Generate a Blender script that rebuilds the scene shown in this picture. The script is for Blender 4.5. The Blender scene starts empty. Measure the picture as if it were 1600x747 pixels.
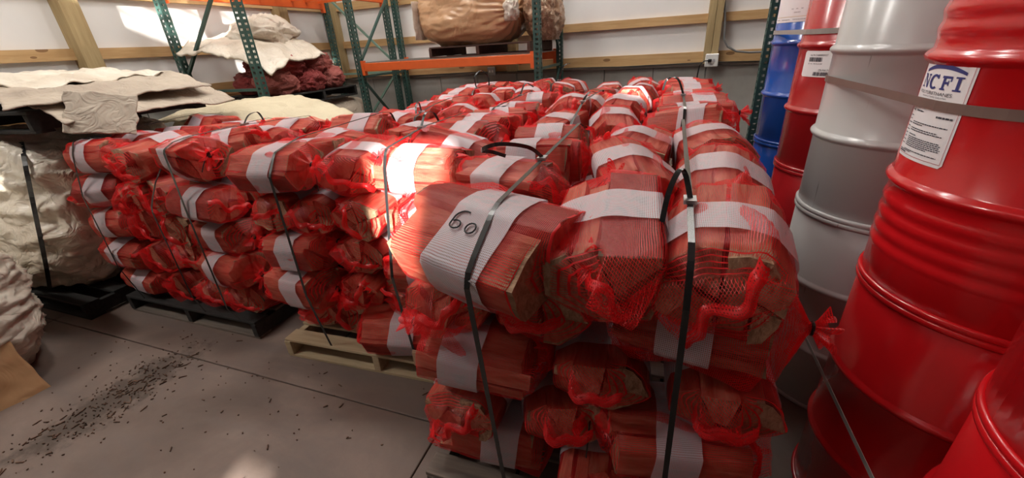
import bpy, bmesh, math, random
from mathutils import Vector, Matrix, noise
from mathutils.bvhtree import BVHTree
from mathutils.geometry import convex_hull_2d

S = bpy.context.scene
COL = S.collection

# ------------------------------------------------------------------ camera
H = 1.55
FPX, CX, CY = 645.0, 800.0, 373.5          # solved for the 1600 x 747 frame
def _d(u, v): return Vector(((u - CX) / FPX, (v - CY) / FPX, 1.0))
_Y = _d(1055, 54).normalized()
_D = _d(888, 1750); _D = (_D - _Y * _D.dot(_Y)).normalized()
_Z = -_D
_X = _Y.cross(_Z)
RW = Matrix((_X, _Y, _Z))                    # camera (right, down, forward) -> world
cam = bpy.data.cameras.new('camera')
cam.sensor_width = 36.0
cam.lens = FPX / 1600.0 * 36.0
cam.clip_start = 0.02
cam_o = bpy.data.objects.new('camera', cam)
r_, d_, f_ = RW.col[0], RW.col[1], RW.col[2]
m3 = Matrix((( r_[0], -d_[0], -f_[0]), (r_[1], -d_[1], -f_[1]), (r_[2], -d_[2], -f_[2])))
cam_o.matrix_world = Matrix.Translation((0, 0, H)) @ m3.to_4x4()
COL.objects.link(cam_o)
S.camera = cam_o

def ray(u, v): return RW @ _d(u, v)
def on_y(u, v, y): r = ray(u, v); return Vector((0, 0, H)) + r * (y / r.y)
def on_x(u, v, x): r = ray(u, v); return Vector((0, 0, H)) + r * (x / r.x)
def on_z(u, v, z): r = ray(u, v); return Vector((0, 0, H)) + r * ((z - H) / r.z)

# ------------------------------------------------------------------ world, sun, exposure
SUN = Vector((0.38, -1.0, 0.45)).normalized()       # direction towards the sun
w = bpy.data.worlds.new('sky'); S.world = w; w.use_nodes = True
bg = w.node_tree.nodes['Background']
bg.inputs[0].default_value = (0.80, 0.88, 1.0, 1); bg.inputs[1].default_value = 1.6
sl = bpy.data.lights.new('sun', 'SUN'); sl.energy = 30.0; sl.angle = math.radians(0.9); sl.color = (1.0, 0.95, 0.86)
so = bpy.data.objects.new('sun', sl); so.rotation_euler = SUN.to_track_quat('Z', 'Y').to_euler(); COL.objects.link(so)
FILL_W = 42.0
S.view_settings.view_transform = 'Standard'
S.view_settings.look = 'None'
S.view_settings.exposure = 0.35
S.view_settings.gamma = 1.0
S.view_settings.use_curve_mapping = False
S.cycles.max_bounces = 8
S.cycles.transparent_max_bounces = 12
S.cycles.sample_clamp_indirect = 6.0

# ------------------------------------------------------------------ material helpers
class NT:
    def __init__(s, name):
        s.m = bpy.data.materials.new(name); s.m.use_nodes = True
        s.t = s.m.node_tree; s.n = s.t.nodes; s.n.clear()
        s.out = s.n.new('ShaderNodeOutputMaterial')
    def node(s, typ, **kw):
        x = s.n.new('ShaderNode' + typ)
        for k, v in kw.items():
            if k.startswith('i_'): x.inputs[k[2:].replace('_', ' ')].default_value = v
            elif k[0] == 'n' and k[1:].isdigit(): x.inputs[int(k[1:])].default_value = v
            else: setattr(x, k, v)
        return x
    def link(s, a, b): s.t.links.new(a, b)
    def coord(s, kind='Object', scale=(1, 1, 1)):
        tc = s.node('TexCoord'); mp = s.node('Mapping'); mp.inputs['Scale'].default_value = scale
        s.link(tc.outputs[kind], mp.inputs['Vector']); return mp.outputs[0]
    def noise(s, vec, scale, detail=4, rough=0.55, dist=0.0):
        x = s.node('TexNoise'); x.inputs['Scale'].default_value = scale; x.inputs['Detail'].default_value = detail
        x.inputs['Roughness'].default_value = rough; x.inputs['Distortion'].default_value = dist
        s.link(vec, x.inputs['Vector']); return x.outputs['Fac']
    def ramp(s, fac, stops):
        x = s.node('ValToRGB'); e = x.color_ramp.elements
        e[0].position, e[0].color = stops[0][0], (*stops[0][1], 1)
        e[1].position, e[1].color = stops[-1][0], (*stops[-1][1], 1)
        for p, c in stops[1:-1]:
            q = e.new(p); q.color = (*c, 1)
        s.link(fac, x.inputs[0]); return x.outputs[0]
    def math(s, op, a, b=None, c=None):
        x = s.node('Math', operation=op)
        for i, q in enumerate((a, b, c)):
            if q is None: continue
            if isinstance(q, (int, float)): x.inputs[i].default_value = q
            else: s.link(q, x.inputs[i])
        return x.outputs[0]
    def mixc(s, fac, a, b, mode='MIX'):
        x = s.node('MixRGB', blend_type=mode)
        for i, q in enumerate((fac, a, b)):
            if isinstance(q, (int, float)): x.inputs[i].default_value = q
            elif isinstance(q, tuple): x.inputs[i].default_value = (*q, 1)
            else: s.link(q, x.inputs[i])
        return x.outputs[0]
    def bsdf(s, color, rough=0.6, metal=0.0, spec=0.5, coat=0.0, coat_rough=0.1, bump=None, bdist=0.01, bstr=0.5, emit=None):
        b = s.node('BsdfPrincipled')
        for k, q in (('Base Color', color), ('Roughness', rough), ('Metallic', metal), ('Specular IOR Level', spec), ('Coat Weight', coat), ('Coat Roughness', coat_rough)):
            if isinstance(q, tuple): b.inputs[k].default_value = (*q, 1)
            elif isinstance(q, (int, float)): b.inputs[k].default_value = q
            else: s.link(q, b.inputs[k])
        if bump is not None:
            bp = s.node('Bump'); bp.inputs['Strength'].default_value = bstr; bp.inputs['Distance'].default_value = bdist
            s.link(bump, bp.inputs['Height']); s.link(bp.outputs[0], b.inputs['Normal'])
        return b
    def done(s, shader):
        s.link(shader.outputs[0] if hasattr(shader, 'outputs') else shader, s.out.inputs[0]); return s.m

def plain(name, col, rough=0.5, metal=0.0, spec=0.5, coat=0.0, var=0.12, scale=6.0, bump=0.0, coat_rough=0.1):
    t = NT(name); v = t.coord()
    n = t.noise(v, scale, 5)
    c = t.mixc(t.math('MULTIPLY', n, var * 2), col, tuple(x * 0.45 for x in col))
    return t.done(t.bsdf(c, rough, metal, spec, coat, coat_rough, bump=n if bump else None, bstr=bump, bdist=0.01))

def wood(name, light, dark, axis=0, rough=0.75, knots=True):
    t = NT(name)
    sc = [14, 14, 14]; sc[axis] = 1.1
    oi = t.node('ObjectInfo')
    tc = t.node('TexCoord'); va = t.node('VectorMath', operation='ADD'); t.link(tc.outputs['Object'], va.inputs[0])
    vs = t.node('VectorMath', operation='SCALE'); vs.inputs[0].default_value = (7, 3, 5); t.link(oi.outputs['Random'], vs.inputs['Scale']); t.link(vs.outputs[0], va.inputs[1])
    mp = t.node('Mapping'); mp.inputs['Scale'].default_value = sc; t.link(va.outputs[0], mp.inputs[0])
    n = t.noise(mp.outputs[0], 2.2, 6, 0.6, 0.6)
    n2 = t.noise(va.outputs[0], 1.6, 3)
    c = t.ramp(n, [(0.28, dark), (0.5, tuple((a + b) / 2 for a, b in zip(light, dark))), (0.68, light)])
    c = t.mixc(t.math('MULTIPLY', n2, 0.5), c, tuple(x * 0.55 for x in dark))
    if knots:
        mk = t.node('Mapping'); s2 = [6, 6, 6]; s2[axis] = 2.4; mk.inputs['Scale'].default_value = s2; t.link(va.outputs[0], mk.inputs[0])
        vo = t.node('TexVoronoi'); vo.inputs['Scale'].default_value = 1.0; t.link(mk.outputs[0], vo.inputs['Vector'])
        k = t.math('LESS_THAN', vo.outputs['Distance'], 0.12)
        c = t.mixc(t.math('MULTIPLY', k, 0.75), c, (0.16, 0.07, 0.03))
    return t.done(t.bsdf(c, rough, 0, 0.3, bump=n, bstr=0.35, bdist=0.004))

# firewood (split face, bark, end grain)
def log_mats():
    out = []
    for kind in ('split', 'bark', 'end'):
        t = NT('firewood_' + kind)
        tc = t.node('TexCoord'); oi = t.node('ObjectInfo')
        vs = t.node('VectorMath', operation='SCALE'); vs.inputs[0].default_value = (9, 4, 6); t.link(oi.outputs['Random'], vs.inputs['Scale'])
        va = t.node('VectorMath', operation='ADD'); t.link(tc.outputs['Object'], va.inputs[0]); t.link(vs.outputs[0], va.inputs[1])
        mp = t.node('Mapping'); t.link(va.outputs[0], mp.inputs[0])
        mp.inputs['Scale'].default_value = {'split': (7, 42, 42), 'bark': (12, 34, 34), 'end': (40, 70, 40)}[kind]
        n = t.noise(mp.outputs[0], 1.0, 6, 0.62, 0.4)
        stops = {'split': [(0.3, (0.20, 0.115, 0.072)), (0.5, (0.39, 0.255, 0.165)), (0.7, (0.56, 0.41, 0.285))],
                 'bark': [(0.32, (0.075, 0.045, 0.034)), (0.55, (0.20, 0.13, 0.095)), (0.75, (0.34, 0.25, 0.19))],
                 'end': [(0.3, (0.36, 0.22, 0.14)), (0.55, (0.58, 0.40, 0.27)), (0.75, (0.72, 0.54, 0.39))]}[kind]
        c = t.ramp(n, stops)
        tint = t.ramp(oi.outputs['Random'], [(0.0, (0.98, 0.96, 0.94)), (0.5, (0.76, 0.66, 0.60)), (1.0, (0.58, 0.50, 0.46))])
        c = t.mixc(1.0, c, tint, 'MULTIPLY')
        out.append(t.done(t.bsdf(c, 0.8, 0, 0.25, bump=n, bstr=1.0, bdist=0.012)))
    return out

def net_mat(name, pitch, width, col, rough=0.38, transl=0.45, extra=0.0, vary=0.0, sheen=0.5):
    """knitted plastic net: threads on a UV grid given in metres, open between the threads"""
    t = NT(name)
    uv = t.node('UVMap'); uv.uv_map = 'uv'
    sep = t.node('SeparateXYZ'); t.link(uv.outputs[0], sep.inputs[0])
    nv = t.node('TexNoise'); nv.inputs['Scale'].default_value = 9.0; nv.inputs['Detail'].default_value = 2.0; tcn = t.node('TexCoord'); t.link(tcn.outputs['Object'], nv.inputs['Vector'])
    ds = t.node('VectorMath', operation='SCALE'); ds.inputs['Scale'].default_value = 0.007; t.link(nv.outputs['Color'], ds.inputs[0])
    ad = t.node('VectorMath', operation='ADD'); t.link(uv.outputs[0], ad.inputs[0]); t.link(ds.outputs[0], ad.inputs[1]); t.link(ad.outputs[0], sep.inputs[0])
    wd = width
    if vary:
        nz = t.noise(t.coord('Object'), 9.0, 3)
        wd = t.math('ADD', width - vary, t.math('MULTIPLY', nz, 2 * vary))
    masks = []
    for ax in (0, 1):
        f = t.math('FRACT', t.math('DIVIDE', sep.outputs[ax], pitch))
        masks.append(t.math('LESS_THAN', f, wd))
    mask = t.math('MAXIMUM', masks[0], masks[1])
    if extra: mask = t.math('MAXIMUM', mask, extra)
    b = t.bsdf(col, rough, 0, sheen)
    tl = t.node('BsdfTranslucent'); tl.inputs[0].default_value = (*col, 1)
    mx = t.node('MixShader'); mx.inputs[0].default_value = transl; t.link(b.outputs[0], mx.inputs[1]); t.link(tl.outputs[0], mx.inputs[2])
    tr = t.node('BsdfTransparent')
    fin = t.node('MixShader'); t.link(mask, fin.inputs[0]); t.link(tr.outputs[0], fin.inputs[1]); t.link(mx.outputs[0], fin.inputs[2])
    return t.done(fin)

def crumple(name, col, dark, rough=0.5, bscale=7.0, bstr=0.6, spec=0.4, coat=0.0, dirt=0.5, transl=0.0):
    """woven plastic or film with fine creases"""
    t = NT(name); v = t.coord()
    n1 = t.noise(v, bscale, 2.2, 0.5, 1.6)
    n2 = t.noise(v, 2.2, 5, 0.6)
    rid = t.math('ABSOLUTE', t.math('SUBTRACT', n1, 0.5))
    c = t.mixc(t.math('MULTIPLY', t.ramp(n2, [(0.4, (0, 0, 0)), (0.7, (1, 1, 1))]), dirt), col, dark)
    b = t.bsdf(c, rough, 0, spec, coat, 0.15, bump=rid, bstr=bstr, bdist=0.03)
    if transl:
        tl = t.node('BsdfTranslucent'); t.link(c, tl.inputs[0])
        mx = t.node('MixShader'); mx.inputs[0].default_value = transl; t.link(b.outputs[0], mx.inputs[1]); t.link(tl.outputs[0], mx.inputs[2])
        return t.done(mx)
    return t.done(b)

M = {}
M['split'], M['bark'], M['end'] = log_mats()
RED = (0.92, 0.022, 0.026)
M['net'] = net_mat('red_net', 0.0045, 0.235, RED, vary=0.10)
M['net_cap'] = net_mat('red_net_stretched', 0.0050, 0.16, RED, vary=0.06)
M['net_dense'] = net_mat('red_net_gathered', 0.0045, 0.44, RED, 0.35, 0.45)
M['seam'] = net_mat('red_net_seam', 0.004, 0.62, RED, 0.35, 0.4)
M['band'] = net_mat('white_net_band', 0.0042, 0.55, (0.70, 0.62, 0.66), 0.40, 0.25)
M['ink'] = plain('black_marker_ink', (0.012, 0.010, 0.014), 0.6)
M['strap'] = plain('black_strapping', (0.013, 0.013, 0.014), 0.27, spec=0.6)
M['tie'] = plain('black_cable_tie', (0.012, 0.012, 0.012), 0.35)
M['metal'] = plain('buckle_steel', (0.45, 0.45, 0.46), 0.35, 1.0)
M['pine'] = wood('pale_pallet_pine', (0.60, 0.48, 0.31), (0.40, 0.29, 0.17), 0, knots=False)
M['grey_wood'] = wood('weathered_pallet_wood', (0.25, 0.20, 0.16), (0.10, 0.08, 0.07), 0, knots=False)
M['black_wood'] = wood('blackened_pallet_wood', (0.045, 0.042, 0.04), (0.015, 0.014, 0.013), 0, knots=False)
M['brown_wood'] = wood('dark_brown_pallet_wood', (0.12, 0.06, 0.045), (0.05, 0.026, 0.02), 0, knots=False)
M['girt_x'] = wood('wall_girt_pine', (0.66, 0.44, 0.22), (0.50, 0.30, 0.13), 0)
M['girt_y'] = wood('wall_girt_pine_side', (0.66, 0.44, 0.22), (0.50, 0.30, 0.13), 1)
M['post_z'] = wood('treated_wall_post', (0.52, 0.40, 0.21), (0.36, 0.26, 0.13), 2, knots=False)
M['liner'] = plain('white_wall_liner', (0.80, 0.79, 0.78), 0.45, spec=0.35, var=0.10, scale=2.0, bump=0.12)
M['skirt'] = plain('grey_concrete_panel', (0.44, 0.43, 0.40), 0.85, spec=0.2, var=0.35, scale=4.0, bump=0.2)
M['barn'] = plain('dark_barn_boards', (0.17, 0.14, 0.12), 0.8)
M['dark'] = plain('dark_gap', (0.05, 0.05, 0.05), 0.9)
M['green'] = plain('dark_green_rack_paint', (0.040, 0.098, 0.085), 0.42, spec=0.5, var=0.3, scale=20)
M['green_l'] = plain('pale_green_rack_paint', (0.20, 0.36, 0.29), 0.45, spec=0.5, var=0.3, scale=20)
M['orange'] = plain('orange_rack_paint', (0.80, 0.135, 0.025), 0.45, spec=0.5, var=0.2, scale=12)
M['wire'] = plain('galvanised_wire', (0.42, 0.42, 0.40), 0.45, 0.8)
M['white_plastic'] = plain('white_plastic', (0.80, 0.80, 0.78), 0.4)
M['steel_box'] = plain('grey_outlet_box', (0.36, 0.36, 0.36), 0.45, 0.6)
M['cable'] = plain('grey_cable', (0.20, 0.20, 0.20), 0.5)
M['drum_red'] = plain('red_drum_enamel', (0.56, 0.008, 0.012), 0.22, spec=0.5, var=0.06, scale=3, coat=0.3)
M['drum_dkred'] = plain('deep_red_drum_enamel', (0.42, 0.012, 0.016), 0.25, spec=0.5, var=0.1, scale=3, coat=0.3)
M['drum_blue'] = plain('blue_drum_enamel', (0.012, 0.085, 0.42), 0.2, spec=0.5, var=0.1, scale=3, coat=0.4)
def grey_drum():
    t = NT('scuffed_pale_grey_drum_enamel'); v = t.coord()
    n = t.noise(v, 5, 5); mp = t.coord('Object', (9, 9, 0.5)); st = t.noise(mp, 6.0, 3)
    c = t.mixc(t.math('MULTIPLY', n, 0.3), (0.50, 0.51, 0.51), (0.38, 0.37, 0.34))
    c = t.mixc(t.ramp(st, [(0.70, (0, 0, 0)), (0.76, (1, 1, 1))]), c, (0.20, 0.19, 0.18))
    return t.done(t.bsdf(c, 0.28, 0, 0.5, 0.25, 0.15))
M['drum_grey'] = grey_drum()
M['label'] = plain('white_label_paper', (0.84, 0.83, 0.85), 0.45, var=0.03)
M['navy'] = plain('navy_print', (0.035, 0.045, 0.20), 0.5, var=0.05)
M['print_red'] = plain('red_print', (0.45, 0.03, 0.05), 0.5, var=0.05)
M['print'] = plain('dark_print', (0.05, 0.05, 0.07), 0.6, var=0.05)
M['print_tan'] = plain('tan_print', (0.62, 0.45, 0.20), 0.6, var=0.05)
M['print_grey'] = plain('pale_grey_print', (0.45, 0.44, 0.46), 0.6, var=0.05)
M['drum_strap'] = plain('dusty_brown_strap', (0.20, 0.13, 0.11), 0.5, var=0.3, scale=15)
M['drum_strap_g'] = plain('clear_grey_strap', (0.34, 0.32, 0.30), 0.3, var=0.2, scale=15)
M['white_sack'] = crumple('white_woven_sack', (0.74, 0.68, 0.58), (0.44, 0.34, 0.24), 0.42, 6.0, 0.9, 0.5, dirt=0.6)
M['white_film'] = crumple('white_crumpled_film', (0.84, 0.77, 0.65), (0.54, 0.41, 0.28), 0.35, 8.0, 1.0, 0.5, dirt=0.5)
M['beige_sack'] = crumple('beige_folded_sack', (0.47, 0.40, 0.32), (0.27, 0.20, 0.155), 0.6, 9.0, 0.7, 0.3, dirt=0.5)
M['straw_sack'] = crumple('straw_coloured_sack', (0.60, 0.53, 0.38), (0.44, 0.36, 0.24), 0.6, 9.0, 0.6, 0.3, dirt=0.5)
M['paper'] = crumple('brown_paper', (0.52, 0.30, 0.15), (0.36, 0.20, 0.10), 0.6, 5.0, 0.4, 0.3, dirt=0.5)
M['tan_film'] = crumple('tan_fill_under_clear_film', (0.60, 0.36, 0.20), (0.42, 0.25, 0.14), 0.3, 3.5, 0.6, 0.5, coat=0.7, dirt=0.5)
M['clear_film'] = crumple('milky_clear_film', (0.78, 0.70, 0.62), (0.60, 0.48, 0.38), 0.22, 9.0, 1.0, 0.6, dirt=0.4, transl=0.3)
M['brown_film'] = crumple('brown_sack_under_film', (0.36, 0.20, 0.12), (0.60, 0.45, 0.32), 0.3, 12.0, 1.0, 0.5, dirt=0.7)
M['dull_net'] = crumple('dull_red_bundled_net', (0.36, 0.055, 0.055), (0.20, 0.06, 0.05), 0.6, 26.0, 1.2, 0.3, dirt=0.6)
M['dull_net2'] = crumple('faded_red_bundled_net', (0.46, 0.13, 0.11), (0.24, 0.08, 0.07), 0.6, 24.0, 1.2, 0.3, dirt=0.6)
M['lamp'] = None

def floor_mat():
    t = NT('stained_concrete'); v = t.coord()
    n = t.noise(v, 1.3, 8, 0.62, 0.5); n2 = t.noise(t.coord('Object', (0.55, 2.0, 1)), 2.4, 6, 0.6, 0.3); n3 = t.noise(v, 40, 3)
    c = t.ramp(n, [(0.3, (0.108, 0.074, 0.059)), (0.5, (0.178, 0.126, 0.102)), (0.72, (0.265, 0.196, 0.162))])
    c = t.mixc(t.math('MULTIPLY', t.ramp(n2, [(0.45, (0, 0, 0)), (0.62, (1, 1, 1))]), 0.75), c, (0.15, 0.115, 0.10))
    c = t.mixc(t.math('MULTIPLY', n3, 0.22), c, (0.12, 0.10, 0.09))
    # dark mulch dirt trail left on the slab
    mp = t.node('Mapping'); tc = t.node('TexCoord'); t.link(tc.outputs['Object'], mp.inputs[0])
    mp.vector_type = 'TEXTURE'; mp.inputs['Location'].default_value = (-2.58, 0.80, 0); mp.inputs['Rotation'].default_value = (0, 0, math.radians(87)); mp.inputs['Scale'].default_value = (0.75, 0.27, 1)
    gr = t.node('TexGradient', gradient_type='SPHERICAL'); t.link(mp.outputs[0], gr.inputs[0])
    blot = t.math('ADD', gr.outputs['Fac'], t.math('MULTIPLY', t.math('SUBTRACT', t.noise(v, 9, 6, 0.7), 0.55), 1.5))
    c = t.mixc(t.math('MULTIPLY', t.ramp(blot, [(0.3, (0, 0, 0)), (0.6, (1, 1, 1))]), 0.8), c, (0.055, 0.038, 0.028))
    return t.done(t.bsdf(c, t.math('ADD', 0.42, t.math('MULTIPLY', n, 0.4)), 0, 0.4, bump=n3, bstr=0.15, bdist=0.004))
M['floor'] = floor_mat()

# ------------------------------------------------------------------ object helpers
def mesh_obj(name, verts, faces, mats, parent=None, smooth=False, mi=None, uvs=None, data=None):
    if data is None:
        data = bpy.data.meshes.new(name)
        data.from_pydata([tuple(v) for v in verts], [], faces)
        for m in (mats if isinstance(mats, (list, tuple)) else [mats]): data.materials.append(m)
        if mi: data.polygons.foreach_set('material_index', mi)
        if smooth: data.polygons.foreach_set('use_smooth', [True] * len(data.polygons))
        if uvs:
            lay = data.uv_layers.new(name='uv')
            flat = []
            for p in data.polygons:
                for li in p.loop_indices: flat.extend(uvs[data.loops[li].vertex_index])
            lay.data.foreach_set('uv', flat)
        data.update()
    o = bpy.data.objects.new(name, data); COL.objects.link(o)
    if parent: o.parent = parent
    return o

def thing(name, label, cat, loc=(0, 0, 0), rot=(0, 0, 0), group=None):
    o = bpy.data.objects.new(name, None); COL.objects.link(o)
    o.empty_display_size = 0.1; o.location = loc; o.rotation_euler = rot
    o['label'] = label; o['category'] = cat
    if group: o['group'] = group
    return o
def tag(o, label, cat, group=None):
    o['label'] = label; o['category'] = cat
    if group: o['group'] = group
    return o
def structure(o): o['kind'] = 'structure'; return o

class MB:
    """collects boxes / tubes / rings into one mesh"""
    def __init__(s): s.v, s.f = [], []
    def box(s, x0, y0, z0, x1, y1, z1):
        b = len(s.v)
        s.v += [(x, y, z) for z in (z0, z1) for y in (y0, y1) for x in (x0, x1)]
        s.f += [tuple(b + i for i in q) for q in ((0, 2, 3, 1), (4, 5, 7, 6), (0, 1, 5, 4), (2, 6, 7, 3), (0, 4, 6, 2), (1, 3, 7, 5))]
        return s
    def bar(s, a, b, w, h=None, up=(0, 0, 1)):
        a, b = Vector(a), Vector(b); h = h or w
        d = (b - a).normalized(); u = Vector(up)
        if abs(d.dot(u)) > 0.98: u = Vector((0, 1, 0))
        sx = d.cross(u).normalized() * w / 2; sy = sx.cross(d).normalized() * h / 2
        k = len(s.v)
        for p in (a, b): s.v += [tuple(p + q) for q in (-sx - sy, sx - sy, sx + sy, -sx + sy)]
        s.f += [tuple(k + i for i in q) for q in ((3, 2, 1, 0), (4, 5, 6, 7), (0, 1, 5, 4), (1, 2, 6, 5), (2, 3, 7, 6), (3, 0, 4, 7))]
        return s
    def tube(s, pts, r, n=8, closed=False):
        pts = [Vector(p) for p in pts]; k = len(s.v); N = len(pts)
        prev = None
        for i, p in enumerate(pts):
            if closed: d = pts[(i + 1) % N] - pts[i - 1]
            else: d = pts[min(i + 1, N - 1)] - pts[max(i - 1, 0)]
            d.normalize()
            if prev is None:
                u = Vector((0, 0, 1)) if abs(d.z) < 0.9 else Vector((1, 0, 0))
            else: u = prev
            a = (u - d * u.dot(d)).normalized(); b = d.cross(a); prev = a
            rr = r(i / max(1, N - 1)) if callable(r) else r
            for j in range(n):
                t = 2 * math.pi * j / n; s.v.append(tuple(p + a * math.cos(t) * rr + b * math.sin(t) * rr))
        for i in range(N if closed else N - 1):
            for j in range(n):
                a0 = k + i * n + j; a1 = k + i * n + (j + 1) % n; i2 = (i + 1) % N
                s.f.append((a0, a1, k + i2 * n + (j + 1) % n, k + i2 * n + j))
        if not closed:
            s.f.append(tuple(k + j for j in reversed(range(n)))); s.f.append(tuple(k + (N - 1) * n + j for j in range(n)))
        return s
    def ribbon(s, pts, normals, width_dirs, w, th, closed=False):
        """flat strap along pts; normals point outwards"""
        k = len(s.v); N = len(pts)
        for p, n, q in zip(pts, normals, width_dirs):
            p, n, q = Vector(p), Vector(n), Vector(q)
            s.v += [tuple(p - q * w / 2), tuple(p + q * w / 2), tuple(p + q * w / 2 + n * th), tuple(p - q * w / 2 + n * th)]
        for i in range(N if closed else N - 1):
            a = k + 4 * i; b = k + 4 * ((i + 1) % N)
            for j in range(4): s.f.append((a + j, a + (j + 1) % 4, b + (j + 1) % 4, b + j))
        if not closed:
            s.f.append((k + 3, k + 2, k + 1, k)); e = k + 4 * (N - 1); s.f.append((e, e + 1, e + 2, e + 3))
        return s
    def build(s, name, mat, parent=None, smooth=False):
        return mesh_obj(name, s.v, s.f, mat, parent, smooth)

def bevel(o, w=0.004, seg=1):
    m = o.modifiers.new('bevel', 'BEVEL'); m.width = w; m.segments = seg; m.limit_method = 'ANGLE'
    return o

# ------------------------------------------------------------------ the room shell
XL, YB, XR, YF, ZC = -5.37, 6.25, 2.6, -4.0, 5.0
fl = structure(MB().box(XL - .3, YF - .3, -0.10, XR + .3, YB + .3, -0.03).build('floor', M['dark']))
JX, JY = -0.835, 1.132        # the two saw-cut joints seen in the photograph
for (x0, x1) in ((XL, -3.9), (-3.9, JX), (JX, XR)):
    for (y0, y1) in ((YF, -1.9), (-1.9, JY), (JY, 4.16), (4.16, YB)):
        bevel(MB().box(x0 + .003, y0 + .003, -0.03, x1 - .003, y1 - .003, 0.0).build('slab', M['floor'], fl), 0.003)

wb = structure(MB().box(XL - .12, YB, 0, XR + .12, YB + .12, ZC).build('wall_back', M['liner']))
wl = structure(MB().box(XL - .12, YF, 0, XL, YB, ZC).build('wall_left', M['liner']))
SKIRT = 1.17
x = XL + 0.02; rng = random.Random(4)
while x < XR:
    wdt = 0.64
    bevel(MB().box(x + .004, YB - 0.05, 0, min(x + wdt, XR) - .004, YB, SKIRT).build('panel', M['skirt'], wb), 0.004); x += wdt
y = YF
while y < YB - 0.1:
    bevel(MB().box(XL, y + .004, 0, XL + 0.05, min(y + 0.64, YB - .05) - .004, SKIRT).build('panel', M['skirt'], wl), 0.004); y += 0.64
for zz, hh in ((1.20, 0.135), (1.66, 0.10), (2.20, 0.12), (2.85, 0.12), (3.5, 0.12)):
    MB().box(XL + .04, YB - 0.045, zz, XR, YB, zz + hh).build('girt', M['girt_x'], wb)
    MB().box(XL, YF, zz, XL + 0.045, YB - .05, zz + hh).build('girt', M['girt_y'], wl)
MB().box(XL + .04, YB - 0.10, SKIRT, XR, YB, SKIRT + 0.03).build('sill', M['grey_wood'], wb)
MB().box(XL, YF, SKIRT, XL + 0.10, YB - .1, SKIRT + 0.03).build('sill', M['girt_y'], wl)
for px_ in (0.36, 0.44): MB().box(px_, YB - 0.15, SKIRT + .03, px_ + 0.075, YB, ZC).build('post', M['post_z'], wb)
for px_ in (-2.2,): MB().box(px_ - .08, YB - 0.12, SKIRT + .03, px_ + 0.08, YB, ZC).build('post', M['post_z'], wb)
MB().box(XL + .05, YB - 0.17, SKIRT + .03, XL + .20, YB - 0.002, ZC).build('post', M['post_z'], wb)
for py_ in (2.67, 5.12, 0.2, -2.2):
    p = MB().box(XL, py_ - .02, 0, XL + 0.15, py_ + .13, ZC).build('post', M['post_z'], wl)
    MB().box(XL + .04, py_ - .03, 1.0, XL + 0.155, py_ + .14, 1.46).build('bracket', M['steel_box'], p)

def wall_with_holes(name, plane, fixed, a0, a1, z0, z1, holes, th, mat):
    """a solid wall cut by rectangular openings (a0..a1 along the wall)"""
    xs = sorted({a0, a1, *[h[0] for h in holes], *[h[1] for h in holes]}); zs = sorted({z0, z1, *[h[2] for h in holes], *[h[3] for h in holes]})
    mb = MB()
    for i in range(len(xs) - 1):
        for j in range(len(zs) - 1):
            ca, cz = (xs[i] + xs[i + 1]) / 2, (zs[j] + zs[j + 1]) / 2
            if any(h[0] < ca < h[1] and h[2] < cz < h[3] for h in holes): continue
            if plane == 'x': mb.box(fixed, xs[i], zs[j], fixed + th, xs[i + 1], zs[j + 1])
            elif plane == 'y': mb.box(xs[i], fixed, zs[j], xs[i + 1], fixed + th, zs[j + 1])
            else: mb.box(xs[i], zs[j], fixed, xs[i + 1], zs[j + 1], fixed + th)
    return structure(mb.build(name, mat))
def hit_plane(p, axis, val):
    p = Vector(p); t = (val - p[axis]) / SUN[axis]; return p + SUN * t
sun_gaps = []  # unseen openings, added and sized so the sun throws its patches
for tgt, wx, wz in (((-0.95, 1.33, 1.06), 0.21, 0.30), ((-1.43, 0.58, 0.0), 0.12, 0.09), ((0.0, 3.05, 1.27), 0.30, 0.12), ((-3.92, 1.22, 1.02), 0.07, 0.06)):
    q = hit_plane(tgt, 1, YF); sun_gaps.append((q.x - wx, q.x + wx, q.z - wz, q.z + wz))
structure(MB().box(XR, YF, 0, XR + .12, YB, ZC).build('wall_right', M['barn']))
wall_with_holes('wall_front', 'y', YF - .12, XL - .12, XR + .12, 0, ZC, sun_gaps, 0.12, M['barn'])
sky = []  # unseen roof opening, added to land sun on the left wall
for tgt, sx, sy in (((XL, 4.75, 1.62), 0.44, 0.95),):
    q = hit_plane(tgt, 2, ZC); sky.append((q.x - sx, q.x + sx, q.y - sy, q.y + sy))
ce = wall_with_holes('ceiling', 'z', ZC, XL - .12, XR + .12, YF - .12, YB + .12, sky, 0.1, M['liner'])
a0, a1, b0, b1 = sky[0]
for k in range(1, 5):  # added bars that stripe the left-wall sun patch like rack shadows
    yy = b0 + (b1 - b0) * k / 5
    MB().bar((a0, yy, ZC + .03), (a1, yy + .05, ZC + .03), 0.06).build('stripe_bar', M['wire'], ce)
MB().box(a0 + .42, b0, ZC + .01, a0 + .50, b1, ZC + .06).build('stripe_bar', M['wire'], ce)

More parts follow.
